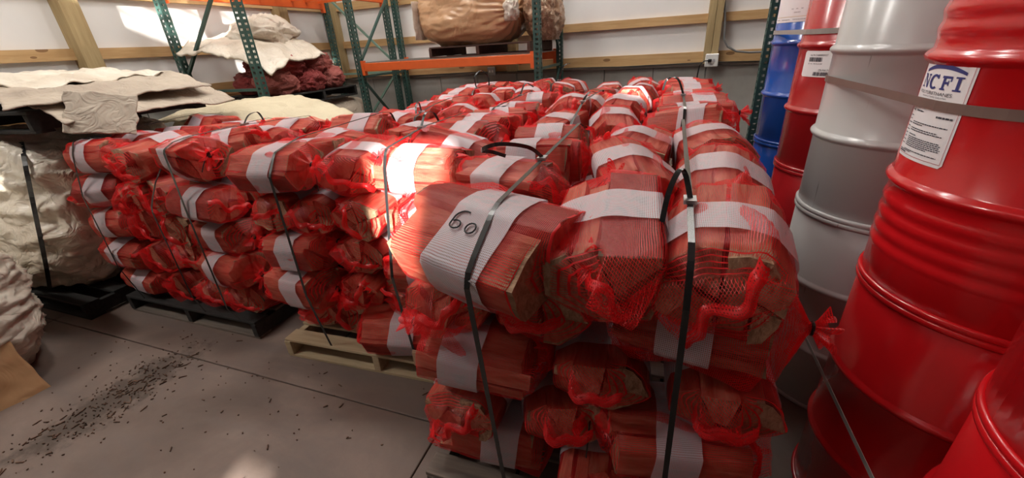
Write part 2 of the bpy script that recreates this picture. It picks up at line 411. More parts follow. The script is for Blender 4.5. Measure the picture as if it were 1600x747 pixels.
# added strip lights, unseen above the frame, that fill the room
t = NT('fill_diffuser'); em = t.node('Emission'); em.inputs[0].default_value = (1.0, 0.97, 0.92, 1); em.inputs[1].default_value = 3.0; M['lamp'] = t.done(em)
for k, (lx, ly) in enumerate(((-3.4, 2.2), (-1.7, 2.7), (-3.6, 4.6), (-1.2, 4.8), (0.3, 5.5), (-4.4, -0.9))):
    lo = thing('added_strip_light', 'added white strip light, unseen above the frame, filling the room', 'light', (lx, ly, ZC - .12), group='added fill lights')
    MB().box(-.65, -.12, .04, .65, .12, .12).build('housing', M['white_plastic'], lo)
    MB().box(-.60, -.10, .02, .60, .10, .04).build('diffuser', M['lamp'], lo)
    ld = bpy.data.lights.new('fill_lamp', 'AREA'); ld.shape = 'RECTANGLE'; ld.size = 1.2; ld.size_y = 0.25; ld.energy = FILL_W * (2.0 if k == 5 else 1.0); ld.color = (1.0, 0.96, 0.90)  # front-left fill is doubled to brighten the bale
    lb = bpy.data.objects.new('fill_lamp', ld); COL.objects.link(lb); lb.parent = lo; lb.location = (0, 0, 0.0)

# ------------------------------------------------------------------ pallets
def pallet(label, cx, cy, yaw, w, d, mat, z=0.0, n_deck=7, seed=0):
    rg = random.Random(seed)
    p = thing('pallet', label, 'pallet', (cx, cy, z), (0, 0, yaw))
    mats = mat if isinstance(mat, (list, tuple)) else [mat]
    for i in range(n_deck):
        y = -d / 2 + 0.05 + (d - 0.10) * i / (n_deck - 1)
        bevel(MB().box(-w / 2 + rg.uniform(-.006, .006), y - .047, .107, w / 2 + rg.uniform(-.006, .006), y + .047, .124).build('deck_board', mats[i % len(mats)], p), .002)
    for i in range(3):
        x = (-w / 2 + .02, 0, w / 2 - .02)[i]
        bevel(MB().box(x - .02, -d / 2, .017, x + .02, d / 2, .107).build('stringer', mats[0], p), .002)
    for y in (-d / 2 + .05, 0, d / 2 - .05):
        bevel(MB().box(-w / 2, y - .047, 0, w / 2, y + .047, .017).build('bottom_board', mats[-1], p), .002)
    return p

# ------------------------------------------------------------------ firewood bags
def clip_poly(poly, p, n):
    out = []
    for i in range(len(poly)):
        a, b = poly[i], poly[(i + 1) % len(poly)]
        da = (a[0] - p[0]) * n[0] + (a[1] - p[1]) * n[1]; db = (b[0] - p[0]) * n[0] + (b[1] - p[1]) * n[1]
        if da >= 0: out.append(a)
        if (da >= 0) != (db >= 0):
            t = da / (da - db); out.append((a[0] + (b[0] - a[0]) * t, a[1] + (b[1] - a[1]) * t, 0))
    return out
def area(poly): return 0.5 * sum(poly[i][0] * poly[(i + 1) % len(poly)][1] - poly[(i + 1) % len(poly)][0] * poly[i][1] for i in range(len(poly)))

class BagKind: pass
def make_bag_kind(seed, W=0.27, Ht=0.205, n_logs=6, L=0.345, square=2.6, bw=0.062):
    rg = random.Random(seed)
    # cross-section outline (y, z, flag on_outline)
    poly = []
    nv = rg.choice((7, 8, 9))
    for k in range(nv):
        a = 2 * math.pi * (k + .5) / nv + rg.uniform(-.22, .22)
        ca, sa = math.cos(a), math.sin(a); rr = (abs(ca) ** square + abs(sa) ** square) ** (-1 / square) * rg.uniform(0.86, 1.06)
        poly.append((ca * rr * W / 2, sa * rr * Ht / 2, 1))
    polys = [poly]
    while len(polys) < n_logs:
        polys.sort(key=lambda q: -abs(area(q))); q = polys.pop(0)
        c = (sum(v[0] for v in q) / len(q) + rg.uniform(-.012, .012), sum(v[1] for v in q) / len(q) + rg.uniform(-.012, .012))
        ex = max(v[0] for v in q) - min(v[0] for v in q); ez = max(v[1] for v in q) - min(v[1] for v in q)
        a = (0 if ex > ez else math.pi / 2) + rg.uniform(-.7, .7)
        n = (math.cos(a), math.sin(a))
        p1, p2 = clip_poly(q, c, n), clip_poly(q, c, (-n[0], -n[1]))
        polys += [r for r in (p1, p2) if len(r) > 2]
    B = BagKind(); B.logs = []; allv = []
    for q in polys:
        c = (sum(v[0] for v in q) / len(q), sum(v[1] for v in q) / len(q))
        bark = rg.random() < 0.6; rot = rg.uniform(-.14, .14); ln = L * rg.uniform(0.80, 1.06); ox = rg.uniform(-.022, .022)
        ring = []
        for i in range(len(q)):
            a, b = q[i], q[(i + 1) % len(q)]
            ln_e = math.hypot(a[0] - b[0], a[1] - b[1])
            flag = 1 if (a[2] and b[2] and bark) else 0
            if ln_e < 0.008: continue
            ns = 2 if ln_e > 0.05 else 1
            for s in range(ns):
                t = s / ns; ring.append((a[0] + (b[0] - a[0]) * t, a[1] + (b[1] - a[1]) * t, flag))
        if len(ring) < 3: continue
        n = len(ring); verts = []; NR = 6
        for k in range(NR):
            tx = k / (NR - 1); x = -ln / 2 + ln * tx + ox
            for (y, z, fgl) in ring:
                yy, zz = y - c[0], z - c[1]
                sc = 0.93 - 0.03 * abs(tx - .5)
                r2 = rot + 0.05 * (tx - .5)
                y2 = yy * math.cos(r2) - zz * math.sin(r2); z2 = yy * math.sin(r2) + zz * math.cos(r2)
                nz = noise.noise_vector(Vector((x * 9 + seed * 3.1, y * 40, z * 40))) * 0.0085
                xx = x + (rg.uniform(-.004, .004) if k in (0, NR - 1) else 0)
                verts.append((xx, c[0] + y2 * sc + nz.y, c[1] + z2 * sc + nz.z))
        faces, mi = [], []
        for k in range(NR - 1):
            for j in range(n):
                faces.append((k * n + j, k * n + (j + 1) % n, (k + 1) * n + (j + 1) % n, (k + 1) * n + j)); mi.append(1 if ring[j][2] else 0)
        faces.append(tuple(reversed(range(n)))); mi.append(2)
        faces.append(tuple((NR - 1) * n + j for j in range(n))); mi.append(2)
        me = bpy.data.meshes.new('log'); me.from_pydata(verts, [], faces)
        for m in ('split', 'bark', 'end'): me.materials.append(M[m])
        me.polygons.foreach_set('material_index', mi); me.update()
        B.logs.append(me); allv += [Vector(v) for v in verts]
    # taut net: hull of the logs sampled radially
    bm = bmesh.new()
    for v in allv: bm.verts.new(v)
    bmesh.ops.convex_hull(bm, input=bm.verts); bmesh.ops.recalc_face_normals(bm, faces=bm.faces)
    bvh = BVHTree.FromBMesh(bm)
    x0, x1 = min(v.x for v in allv), max(v.x for v in allv)
    NA = 72; cyc = (sum(v.y for v in allv) / len(allv), sum(v.z for v in allv) / len(allv))
    def radius(x, a):
        d = Vector((0, math.cos(a), math.sin(a))); c = Vector((x, *cyc))
        h = bvh.ray_cast(c + d * 0.6, -d)
        return (h[0] - c).length if h[0] is not None else None
    def ring_at(x):
        x = min(max(x, x0 + .004), x1 - .004); rs = [radius(x, 2 * math.pi * j / NA) for j in range(NA)]
        good = [r for r in rs if r is not None] or [0.05]
        av = sum(good) / len(good)
        return [r if r is not None else av for r in rs]
    V, UV, F, MI = [], [], [], []
    def add_ring(pts, u):
        s = 0.0
        for j, p in enumerate(pts):
            V.append(p); UV.append((u, 0.85 * j / NA))
        V.append(pts[0]); UV.append((u, 0.85))
    rings = []
    NX = 16
    r_first, r_last = ring_at(x0), ring_at(x1)
    sa = rg.uniform(0, math.pi)            # direction of the sewn seam across the end
    sdir = Vector((math.cos(sa), math.sin(sa)))
    def pt(x, j, r): a = 2 * math.pi * j / NA; return Vector((x, cyc[0] + math.cos(a) * r, cyc[1] + math.sin(a) * r))
    ridges = [(rg.uniform(0, 6.28), rg.uniform(.10, .16), rg.uniform(.012, .030), rg.uniform(0, 6)) for _ in range(rg.choice((1, 2, 2)))]
    # sewn end (x0 side): collapse onto the seam line
    for t in (1.0, 0.8, 0.55, 0.3, 0.10, 0.0):
        pts = []
        for j in range(NA):
            p = pt(0, j, r_first[j] + .005); q = Vector((p.y - cyc[0], p.z - cyc[1])); k = q.dot(sdir)
            tgt = sdir * k * 0.92; q2 = q.lerp(tgt, t)
            bul = (0.030 + 0.022 * (seed % 3)) * (1 - (1 - t) ** 2) * (0.45 + 0.55 * abs(math.cos(k * 9))) + 0.007
            wob = noise.noise(Vector((q2.x * 22 + seed, q2.y * 22, t * 2))) * 0.012 * t
            pts.append(Vector((x0 - bul + wob, cyc[0] + q2.x, cyc[1] + q2.y)))
        rings.append((pts, x0 - 0.09 * t, 0))
    for k in range(NX + 1):
        x = x0 + (x1 - x0) * k / NX; rs = ring_at(x); pts = []
        for j in range(NA):
            p = pt(x, j, rs[j] + 0.0035); wv = noise.noise(Vector((p.x * 11 + seed * 1.7, p.y * 24, p.z * 24)))
            ex_ = 0.0
            a_ = 2 * math.pi * j / NA
            for (ra, rw, rh, rp) in ridges:
                da = math.atan2(math.sin(a_ - ra - .25 * math.sin(x * 14 + rp)), math.cos(a_ - ra - .25 * math.sin(x * 14 + rp)))
                ex_ += rh * math.exp(-(da / rw) ** 2) * (0.55 + 0.45 * math.sin(x * 23 + rp))
            pts.append(pt(x, j, rs[j] + 0.005 + 0.007 * max(0, wv) + max(0, ex_)))
        rings.append((pts, x, 0))
    # tied end (x1 side): gathers into a neck and flares into a tuft
    nk = Vector((cyc[0] + rg.uniform(-.04, .04), cyc[1] + rg.uniform(-.02, .045)))
    tl = rg.uniform(0.022, 0.045); ph = rg.uniform(0, 6)
    droop = rg.uniform(-.03, .02); side = rg.uniform(-.03, .03)
    for t, dx in ((0.0, .007), (0.16, .013), (0.42, .020), (0.68, .029), (0.9, .040), (1.0, .048)):
        pts = []
        for j in range(NA):
            p = pt(0, j, r_last[j] + .005); a = 2 * math.pi * j / NA
            q = Vector((p.y, p.z)).lerp(nk + Vector((math.cos(a), math.sin(a))) * 0.012, t)
            fold = math.sin(a * 9 + ph) * 0.006 * math.sin(math.pi * t)
            pts.append(Vector((x1 + dx + fold, q.x, q.y)))
        rings.append((pts, x1 + 0.1 * t, 1 if t > 0.6 else 0))
    B.neck = Vector((x1 + .050, nk.x, nk.y))
    for t in (0.3, 0.65, 1.0):
        pts = []
        for j in range(NA):
            a = 2 * math.pi * j / NA
            rr = 0.010 + (0.042 * t) * (0.75 + 0.45 * math.sin(a * 7 + ph) + 0.3 * math.sin(a * 3 + 2 * ph))
            pts.append(Vector((x1 + .050 + tl * t + 0.014 * math.sin(a * 4 + ph) * t, nk.x + side * t + math.cos(a) * rr, nk.y + droop * t + math.sin(a) * rr * 0.85)))
        rings.append((pts, x1 + 0.1 + tl * t, 1))
    n1 = NA + 1
    for (pts, u, d) in rings: add_ring(pts, u)
    for i in range(len(rings) - 1):
        for j in range(NA):
            F.append((i * n1 + j, i * n1 + j + 1, (i + 1) * n1 + j + 1, (i + 1) * n1 + j)); MI.append(2 if i < 6 else 1 if rings[i + 1][2] else 0)
    me = bpy.data.meshes.new('net'); me.from_pydata([tuple(v) for v in V], [], F)
    me.materials.append(M['net']); me.materials.append(M['net_dense']); me.materials.append(M['net_cap']); me.polygons.foreach_set('material_index', MI)
    me.polygons.foreach_set('use_smooth', [True] * len(F)); lay = me.uv_layers.new(name='uv'); fl_ = []
    for pi, p in enumerate(me.polygons):
        cap = pi < 6 * NA
        for li in p.loop_indices:
            vi = me.loops[li].vertex_index
            fl_.extend((V[vi].y * .9 + V[vi].z * .45, V[vi].z * .9 - V[vi].y * .45) if cap else UV[vi])
    lay.data.foreach_set('uv', fl_); me.update(); B.net = me
    # seam ribbon across the sewn end
    ext = [abs(Vector((pt(0, j, r_first[j]).y - cyc[0], pt(0, j, r_first[j]).z - cyc[1])).dot(sdir)) for j in range(NA)]
    half = max(ext) * 0.98; perp = Vector((-sdir.y, sdir.x)); ns = 22; V, F, UV = [], [], []
    fold = rg.choice((-1, 1)); wid = rg.uniform(0.016, 0.026)
    for i in range(ns + 1):
        s = -half + 2 * half * i / ns
        endf = abs(s) / half
        xx = x0 - 0.020 * (1 - endf ** 4) * (0.55 + 0.45 * abs(math.cos(s * 9))) - .018 + (0.03 if endf > .97 else 0)
        wv = 0.016 * math.sin(s * 38 + seed) + 0.010 * math.sin(s * 71 + 2 * seed)
        base = Vector((cyc[0], cyc[1])) + sdir * s + perp * wv
        for kk, (oo, dx) in enumerate(((-.45, .008), (0.0, -.007), (.5, -.010), (1.0, .004))):
            q = base + perp * (oo * wid * fold)
            V.append((xx + dx + 0.004 * math.sin(s * 90 + kk), q.x, q.y)); UV.append((s, kk * 0.008))
    for i in range(ns):
        for kk in range(3): F.append((i * 4 + kk, i * 4 + kk + 1, (i + 1) * 4 + kk + 1, (i + 1) * 4 + kk))
    me = bpy.data.meshes.new('seam'); me.from_pydata(V, [], F); me.materials.append(M['seam'])
    me.polygons.foreach_set('use_smooth', [True] * len(F)); lay = me.uv_layers.new(name='uv'); fl_ = []
    for p in me.polygons:
        for li in p.loop_indices: fl_.extend(UV[me.loops[li].vertex_index])
    lay.data.foreach_set('uv', fl_); me.update(); B.seam = me
    # white woven band around the middle
    bo = rg.uniform(-.035, .035); sk = rg.uniform(-.016, .016); V, F, UV = [], [], []
    for i in range(7):
        for j in range(NA + 1):
            a = 2 * math.pi * j / NA; x = bo - bw + 2 * bw * i / 6 + sk * math.cos(a + 1)
            r = radius(min(max(x, x0 + .01), x1 - .01), a) or 0.1
            V.append(tuple(pt(x, j % NA, r + 0.010 + 0.0016 * math.sin(a * 5 + seed)))); UV.append((x, 0.85 * j / NA))
    for i in range(6):
        for j in range(NA): F.append((i * n1 + j, i * n1 + j + 1, (i + 1) * n1 + j + 1, (i + 1) * n1 + j))
    me = bpy.data.meshes.new('band'); me.from_pydata(V, [], F); me.materials.append(M['band'])
    me.polygons.foreach_set('use_smooth', [True] * len(F)); lay = me.uv_layers.new(name='uv'); fl_ = []
    for p in me.polygons:
        for li in p.loop_indices: fl_.extend(UV[me.loops[li].vertex_index])
    lay.data.foreach_set('uv', fl_); me.update(); B.band = me; B.band_x = bo
    # cable tie at the neck
    mb = MB(); mb.tube([B.neck + Vector((0, math.cos(a) * .0135, math.sin(a) * .0135)) for a in [2 * math.pi * k / 12 for k in range(12)]], 0.0038, 6, True)
    tp = [B.neck + Vector((0.002 * k, 0.013 + 0.016 * k * math.cos(ph), 0.010 + 0.012 * k * math.sin(ph) - 0.0024 * k * k)) for k in range(6)]
    mb.tube(tp, 0.0026, 5)
    tm = mb.build('tie', M['tie']); B.tie = tm.data; bpy.data.objects.remove(tm)
    B.zmin = min(v.z for v in allv); B.top = max(v.z for v in allv); B.bvh = bvh; B.cyc = cyc
    B.netverts = [Vector(v.co) for v in B.net.vertices][::2]
    return B

KINDS = [make_bag_kind(11 + k, W=(0.275, 0.29, 0.265, 0.28)[k % 4], Ht=(0.195, 0.205, 0.19)[k % 3], n_logs=(5, 6, 7, 4, 6, 5, 8)[k % 7]) for k in range(14)]
BIG = make_bag_kind(101, W=0.31, Ht=0.20, n_logs=3, L=0.41, square=4.5, bw=0.082)     # broad slabs of split wood
BIG2 = make_bag_kind(107, W=0.30, Ht=0.22, n_logs=4, L=0.40, square=3.5, bw=0.07)

ORD = ['first', 'second', 'third', 'fourth', 'fifth', 'sixth']
def place_bag(kind, loc, rot, label, group, scale=(1, 1, 1)):
    b = thing('firewood_bag', label, 'firewood bag', loc, rot, group)
    b.scale = scale
    off = (0, 0, -kind.zmin + 0.004)
    for nm, me in (('net', kind.net), ('label_band', kind.band), ('seam', kind.seam), ('cable_tie', kind.tie)):
        o = mesh_obj(nm, 0, 0, 0, b, data=me); o.location = off
    for me in kind.logs:
        o = mesh_obj('log', 0, 0, 0, b, data=me); o.location = off
    b['kindref'] = 0; del b['kindref']
    return b

STACKS = {}
def stack(key, title, x0, y0, W, D, yaw, layers, seed, full_front=True, right_side=False, z0=0.138, lh=0.206, overrides={}, group=None, keep_below=1):
    """layers: bottom to top, each a list of 'X' (logs lie across) and 'Y' (logs point at us) columns, left to right"""
    rg = random.Random(seed); placed = []
    pos = Vector((x0 + W / 2, y0 + D / 2, 0)); Rz = Matrix.Rotation(yaw, 4, 'Z')
    n = len(layers)
    for li, cols in enumerate(layers):
        ws = [0.43 if c == 'X' else (0.36 if c == 'W' else 0.28) for c in cols]; k = W / sum(ws); cx = -W / 2
        for ci, (c, cw) in enumerate(zip(cols, ws)):
            cw *= k; nr = max(1, round(D / (0.285 if c == 'X' else 0.44))); rd = D / nr
            for ri in range(nr):
                vis = li >= n - 1 - keep_below or (full_front and ri == 0) or (right_side and ci == len(cols) - 1)
                lx, ly = cx + cw / 2, -D / 2 + rd * (ri + .5)
                top = li == n - 1
                jit = 2.0 if top else 1.8
                ex = rg.uniform(-.014, .014) * jit; ey = rg.uniform(-.016, .016) * jit; yw = rg.gauss(0, 0.075) * jit
                flip = rg.random() < .5; kind = rg.choice(KINDS); tx, ty = rg.gauss(0, .05) * jit, rg.gauss(0, .035) * jit
                sc = rg.uniform(0.95, 1.05); rise = rg.uniform(-.006, .010) + (rg.uniform(0, .02) if top else 0)
                if not vis: continue
                ov = overrides.get((li, ri, ci), {})
                a = (0 if c == 'X' else math.pi / 2) + (math.pi if flip else 0)
                if c != 'X': a = math.pi / 2 + (math.pi if (flip and ri > 0) or ov.get('flip') else 0)
                p = Rz @ Vector((lx + ex, ly + ey, 0)) + pos
                loc = [p.x, p.y, z0 + li * lh + rise]
                kind = ov.get('kind', kind)
                if 'loc' in ov: loc = list(ov['loc'])
                rot = ov.get('rot', (tx, ty, yaw + a + yw))
                scale = (sc, sc * (1.2 if c == 'W' else 1.0), sc * rg.uniform(1.02, 1.10))
                if 'scale' in ov: scale = ov['scale']
                where = ('leftmost' if ci == 0 else 'rightmost' if ci == len(cols) - 1 else ORD[ci] + ' from left')
                if 'label' in ov: lab = ov['label']
                elif ri == 0 and full_front:
                    lay = 'top layer' if top else 'bottom layer' if li == 0 else ORD[li] + ' layer up'
                    lab = 'red firewood bag at front of ' + title + ', ' + lay + ', ' + where
                elif top:
                    lab = 'red firewood bag on top of ' + title + ', ' + ORD[ri] + ' row back, ' + where
                elif li == n - 2:
                    lab = 'firewood bag just below top of ' + title + ', ' + ORD[ri] + ' row, ' + where
                else:
                    lab = 'red firewood bag on right side of ' + title + ', ' + ORD[li] + ' layer, ' + ORD[ri] + ' row'
                b = place_bag(kind, loc, rot, lab, group or 'firewood bags of ' + title, scale)
                placed.append((b, kind))
            cx += cw
    # stack-local net points, used to run the straps over it
    inv = (Matrix.Translation(pos) @ Rz).inverted(); pts = []
    bpy.context.view_layer.update()
    for b, kd in placed:
        mw = inv @ b.matrix_world @ Matrix.Translation((0, 0, -kd.zmin + .004)); pts += [mw @ v for v in kd.netverts]
    STACKS[key] = (pos, yaw, pts, W, D)
    return placed

def strap(key, xl, label, w=0.0135, tail=None, slant=0.0, group='straps round the firewood stacks', foot=0.10):
    """taut strap over a stack: hull of what it crosses, in the stack's own y-z plane"""
    pos, yaw, pts, W, D = STACKS[key]
    near = [(p.y, p.z) for p in pts if abs(p.x - (xl + slant * (p.z - .6))) < 0.05]
    near += [(-D / 2 + .02, foot), (D / 2 - .02, foot)]
    hull = [near[i] for i in convex_hull_2d(near)]
    c = (sum(h[0] for h in hull) / len(hull), sum(h[1] for h in hull) / len(hull))
    hull.sort(key=lambda h: math.atan2(h[1] - c[1], h[0] - c[0]))
    # densify long spans
    P = []
    for i in range(len(hull)):
        a, b = hull[i], hull[(i + 1) % len(hull)]; L = math.hypot(a[0] - b[0], a[1] - b[1]); n = max(1, int(L / .12))
        for k in range(n): P.append((a[0] + (b[0] - a[0]) * k / n, a[1] + (b[1] - a[1]) * k / n))
    pts3, nr, wd = [], [], []
    N = len(P)
    for i, (yy, zz) in enumerate(P):
        t = Vector((0, P[(i + 1) % N][0] - P[i - 1][0], P[(i + 1) % N][1] - P[i - 1][1])).normalized()
        nrm = Vector((0, t.z, -t.y))
        if nrm.dot(Vector((0, yy - c[0], zz - c[1]))) < 0: nrm.negate()
        pts3.append(Vector((xl + slant * (zz - .6), yy, zz)) + nrm * 0.004); nr.append(nrm); wd.append(Vector((1, 0, 0)))
    o = thing('strap', label, 'strap', pos, (0, 0, yaw), group)
    MB().ribbon(pts3, nr, wd, w, 0.0015, True).build('band', M['strap'], o)
    if tail:
        # buckle on the top edge and the loose curling end
        ti = min(range(N), key=lambda i: abs(pts3[i].y - (-D / 2 + tail[0])) + (0 if pts3[i].z > 0.9 else 9))
        q = pts3[ti]
        MB().box(q.x - .014, q.y - .02, q.z - .001, q.x + .014, q.y + .02, q.z + .009).build('buckle', M['metal'], o)
        tp = [Vector(q) + Vector(v) for v in tail[1]]
        # smooth the loose end
        sm = []
        for i in range(len(tp) - 1):
            p0, p1, p2, p3 = tp[max(i - 1, 0)], tp[i], tp[i + 1], tp[min(i + 2, len(tp) - 1)]
            for k in range(6):
                s = k / 6; sm.append(0.5 * ((2 * p1) + (p2 - p0) * s + (2 * p0 - 5 * p1 + 4 * p2 - p3) * s * s + (3 * p1 - p0 - 3 * p2 + p3) * s ** 3))
        sm.append(tp[-1]); nrs, wds = [], []
        for i in range(len(sm)):
            d = (sm[min(i + 1, len(sm) - 1)] - sm[max(i - 1, 0)]).normalized(); wv = Vector(tail[2] if len(tail) > 2 else (1, 0, 0)); wv = (wv - d * wv.dot(d)).normalized()
            nrs.append(wv.cross(d)); wds.append(wv)
        MB().ribbon(sm, nrs, wds, w * .9, 0.0014).build('loose_end', M['strap'], o)
    return o

NEAR, MID, LEFT = 'nearest stack', 'middle stack', 'left stack'
A3, B3 = ['X', 'Y', 'Y'], ['Y', 'Y', 'X']
ov3 = {(4, 0, 0): dict(kind=BIG, loc=(-0.425, 0.915, 0.985), rot=(math.radians(17), math.radians(3), math.radians(-15)), scale=(1.05, 1.0, 1.0), label='red net firewood bag of broad slabs whose white band is marked 60'),
       (4, 0, 1): dict(kind=BIG2, loc=(-0.115, 0.99, 0.955), rot=(0.02, math.radians(-7), math.radians(94)), scale=(1.0, 0.92, 1.1)),
       (4, 0, 2): dict(kind=KINDS[1], loc=(0.155, 0.98, 0.965), rot=(-0.03, math.radians(-5), math.radians(84)), scale=(1.02, .98, 1.18))}
stack('near', NEAR, -0.73, 0.83, 1.05, 1.22, 0.0, [A3, B3, A3, B3, A3], 5, overrides=ov3)
stack('mid', MID, -1.95, 1.33, 1.20, 1.02, math.radians(2.5), [['Y', 'Y', 'X', 'Y'], ['X', 'Y', 'Y', 'Y'], ['X', 'Y', 'X'], ['Y', 'Y', 'Y', 'X'], ['X', 'W', 'X']], 8)
P_LEFT = stack('left', LEFT, -3.46, 1.37, 1.28, 1.02, 0.0, [['X', 'Y', 'Y', 'Y'], ['X', 'Y', 'Y', 'X'], ['X', 'Y', 'Y', 'X'], ['X', 'Y', 'Y', 'X'], ['X', 'Y', 'X']], 12, right_side=True)
R1, R2, R3, R4 = 'stack behind nearest', 'stack behind middle', 'far rack-side stack', 'rearmost stack'
P_R1 = stack('r1', R1, -0.72, 2.22, 1.08, 1.20, 0.0, [B3, A3, B3, A3, B3], 21, full_front=False, z0=0.15)
P_R2 = stack('r2', R2, -2.02, 2.45, 1.22, 1.05, 0.0, [['X', 'Y', 'X'], ['Y', 'Y', 'Y', 'X'], ['X', 'Y', 'X'], ['Y', 'X', 'Y', 'Y'], ['X', 'Y', 'X']], 24, full_front=False, z0=0.13)
stack('r3', R3, -2.05, 3.58, 1.25, 1.05, 0.0, [A3 + ['Y'], B3 + ['Y'], A3 + ['Y'], B3 + ['Y'], A3 + ['Y']], 27, full_front=False, z0=0.15)
stack('r4', R4, -0.70, 3.52, 1.05, 1.05, 0.0, [A3, B3, A3, B3, B3], 31, full_front=False, z0=0.13)

pallet('dark weathered wooden pallet under the nearest firewood stack', -0.205, 1.44, 0, 1.04, 1.22, M['grey_wood'], seed=1)
pallet('pale pine pallet under the middle firewood stack', -1.35, 1.84, math.radians(2.5), 1.20, 1.02, M['pine'], seed=2)
pallet('dark grey wooden pallet under the left firewood stack', -2.84, 1.88, 0, 1.22, 1.02, [M['black_wood'], M['grey_wood']], seed=3)
for nm, cx, cy in ((R1, -.18, 2.82), (R2, -1.41, 2.97), (R3, -1.42, 4.1), (R4, -.17, 4.05)):
    pallet('wooden pallet hidden under the ' + nm, cx, cy, 0, 1.1, 1.05, M['grey_wood'], seed=hash(nm) % 7 if False else 5)

strap('near', -0.185, 'black strap down the nearest stack, left one beside the number 60', slant=0.03, tail=(0.42, [(0, 0, .006), (-.03, -.05, .05), (-.10, -.12, .075), (-.17, -.10, .05), (-.16, -.04, .03), (-.12, -.02, .012)], (0, 0, 1)))
strap('near', 0.285, 'black strap down the nearest stack, right one towards the drums', slant=-0.02, tail=(0.20, [(0, 0, .008), (-.015, .03, .055), (-.03, .0, .075), (-.05, -.05, .03), (-.06, -.09, -.06)]))
strap('mid', -0.28, 'black strap down the middle stack, left one')
strap('mid', 0.27, 'black strap down the middle stack, right one near the sunlit bags', tail=(0.3, [(0, 0, .006), (.01, .04, .06), (.02, .10, .05), (.03, .12, .01)]))
strap('left', -0.44, 'black strap down the left stack, leftmost of three', w=.012)
strap('left', 0.16, 'black strap down the left stack, middle one over the loose gap', w=.012)
strap('left', 0.47, 'black strap down the left stack, rightmost of three', w=.014, tail=(0.5, [(0, 0, .006), (.02, .03, .05), (.06, .06, .06), (.10, .05, .02)]))
strap('r1', -0.30, 'black strap over the stack behind the nearest, left one', tail=(0.3, [(0, 0, .005), (.03, .04, .05), (.06, .10, .04)]))
strap('r1', 0.26, 'black strap over the stack behind the nearest, right one', tail=(0.6, [(0, 0, .005), (-.04, .04, .09), (-.10, .06, .09), (-.12, .03, .03)]))
strap('r2', -0.2, 'black strap over the stack behind the middle one, left side', tail=(0.2, [(0, 0, .005), (.02, -.05, .07), (.04, -.12, .06), (.05, -.15, .01)]))
strap('r2', 0.36, 'black strap over the stack behind the middle one, right side', tail=(0.6, [(0, 0, .005), (.03, .04, .08), (.08, .08, .05)]))
strap('r3', -0.25, 'black strap over the far stack by the shelf rack, left one', tail=(0.1, [(0, 0, .005), (.0, -.02, .10), (.05, .02, .15), (.10, .05, .10), (.11, .04, .02)]))
strap('r3', 0.45, 'black strap over the far stack by the shelf rack, right one', tail=(0.4, [(0, 0, .005), (.04, .0, .12), (.10, .02, .14)]))

# handwritten marks on two white bands
def scribble(bag, kind, strokes, scale, center, parent_label=None, r=0.0024):
    """marker strokes drawn on a band, (u along the bag, v across its top) in metres"""
    mb = MB()
    for st in strokes:
        pts = []
        for (u, v) in st:
            x = center[0] + u * scale; y = center[1] + v * scale
            h = kind.bvh.ray_cast(Vector((x, y, 0.6)), Vector((0, 0, -1)))
            z = (h[0].z if h[0] is not None else kind.top) + 0.0130
            pts.append((x, y, z))
        mb.tube(pts, r, 5)
    band = [c for c in bag.children if c.name.startswith('label_band')][0]
    return mb.build('marker_writing', M['ink'], band)
def arc(cx, cy, rx, ry, a0, a1, n=14): return [(cx + rx * math.cos(math.radians(a0 + (a1 - a0) * k / n)), cy + ry * math.sin(math.radians(a0 + (a1 - a0) * k / n))) for k in range(n + 1)]
SIX = [arc(0.25, 0.55, 1.0, 1.0, 70, 180, 8) + arc(-.15, -.25, .6, .5, 180, 500, 16)]
ZERO = [arc(1.75, -.25, .55, .62, 60, 425, 18)]
for o in list(bpy.data.objects):
    if o.type == 'EMPTY' and 'marked 60' in o.get('label', ''):
        scribble(o, BIG, SIX + ZERO, 0.024, (BIG.band_x - 0.040, -0.045), r=0.0021)

DASH = [[(-1.2, -2.2), (-.9, -1.8)], [(-.1, -2.3), (.2, -1.9), (.5, -2.2)], [(1.0, -2.2), (1.4, -2.1), (1.1, -2.5)]]
for o, kd in P_LEFT + P_R2 + P_R1:
    lb = o['label']
    if 'front of left stack, top layer, leftmost' in lb or ('top of stack behind middle, first row' in lb and 'rightmost' in lb):
        scribble(o, kd, SIX + ZERO + DASH, 0.020, (kd.band_x - 0.02, kd.cyc[0]), r=0.0022)
# ------------------------------------------------------------------ drums
def lathe(profile, n=64):
    v, f = [], []
    for (r, z) in profile:
        for j in range(n): a = 2 * math.pi * j / n; v.append((r * math.cos(a), r * math.sin(a), z))
    for i in range(len(profile) - 1):
        for j in range(n): f.append((i * n + j, i * n + (j + 1) % n, (i + 1) * n + (j + 1) % n, (i + 1) * n + j))
    f.append(tuple(reversed(range(n)))); f.append(tuple((len(profile) - 1) * n + j for j in range(n)))
    return v, f
RB, HD = 0.283, 0.88
def bump_prof(z0, h, amp, n=8): return [(RB + amp * math.sin(math.pi * k / n) ** 1.2, z0 - h / 2 + h * k / n) for k in range(n + 1)]
def drum_profile(beads):
    p = [(0.262, 0.012), (0.268, 0.004)]
    p += [(RB - .001, 0.018)]
    if beads:
        for zc in (0.115, 0.155, 0.195, 0.235): p += bump_prof(zc, 0.034, 0.0042, 6)
    p += bump_prof(0.293, 0.036, 0.013)
    p += bump_prof(0.587, 0.036, 0.013)
    if beads:
        for zc in (0.645, 0.685, 0.725, 0.765): p += bump_prof(zc, 0.034, 0.0042, 6)
    p += [(RB - .001, HD - .022), (0.268, HD - .012), (0.268, HD - .02), (0.10, HD - .02)]
    return p
def chime(z): return [(RB - .006, z - .009), (RB + .004, z - .009), (RB + .0075, z - .005), (RB + .0075, z + .005), (RB + .004, z + .009), (RB - .006, z + .009)]
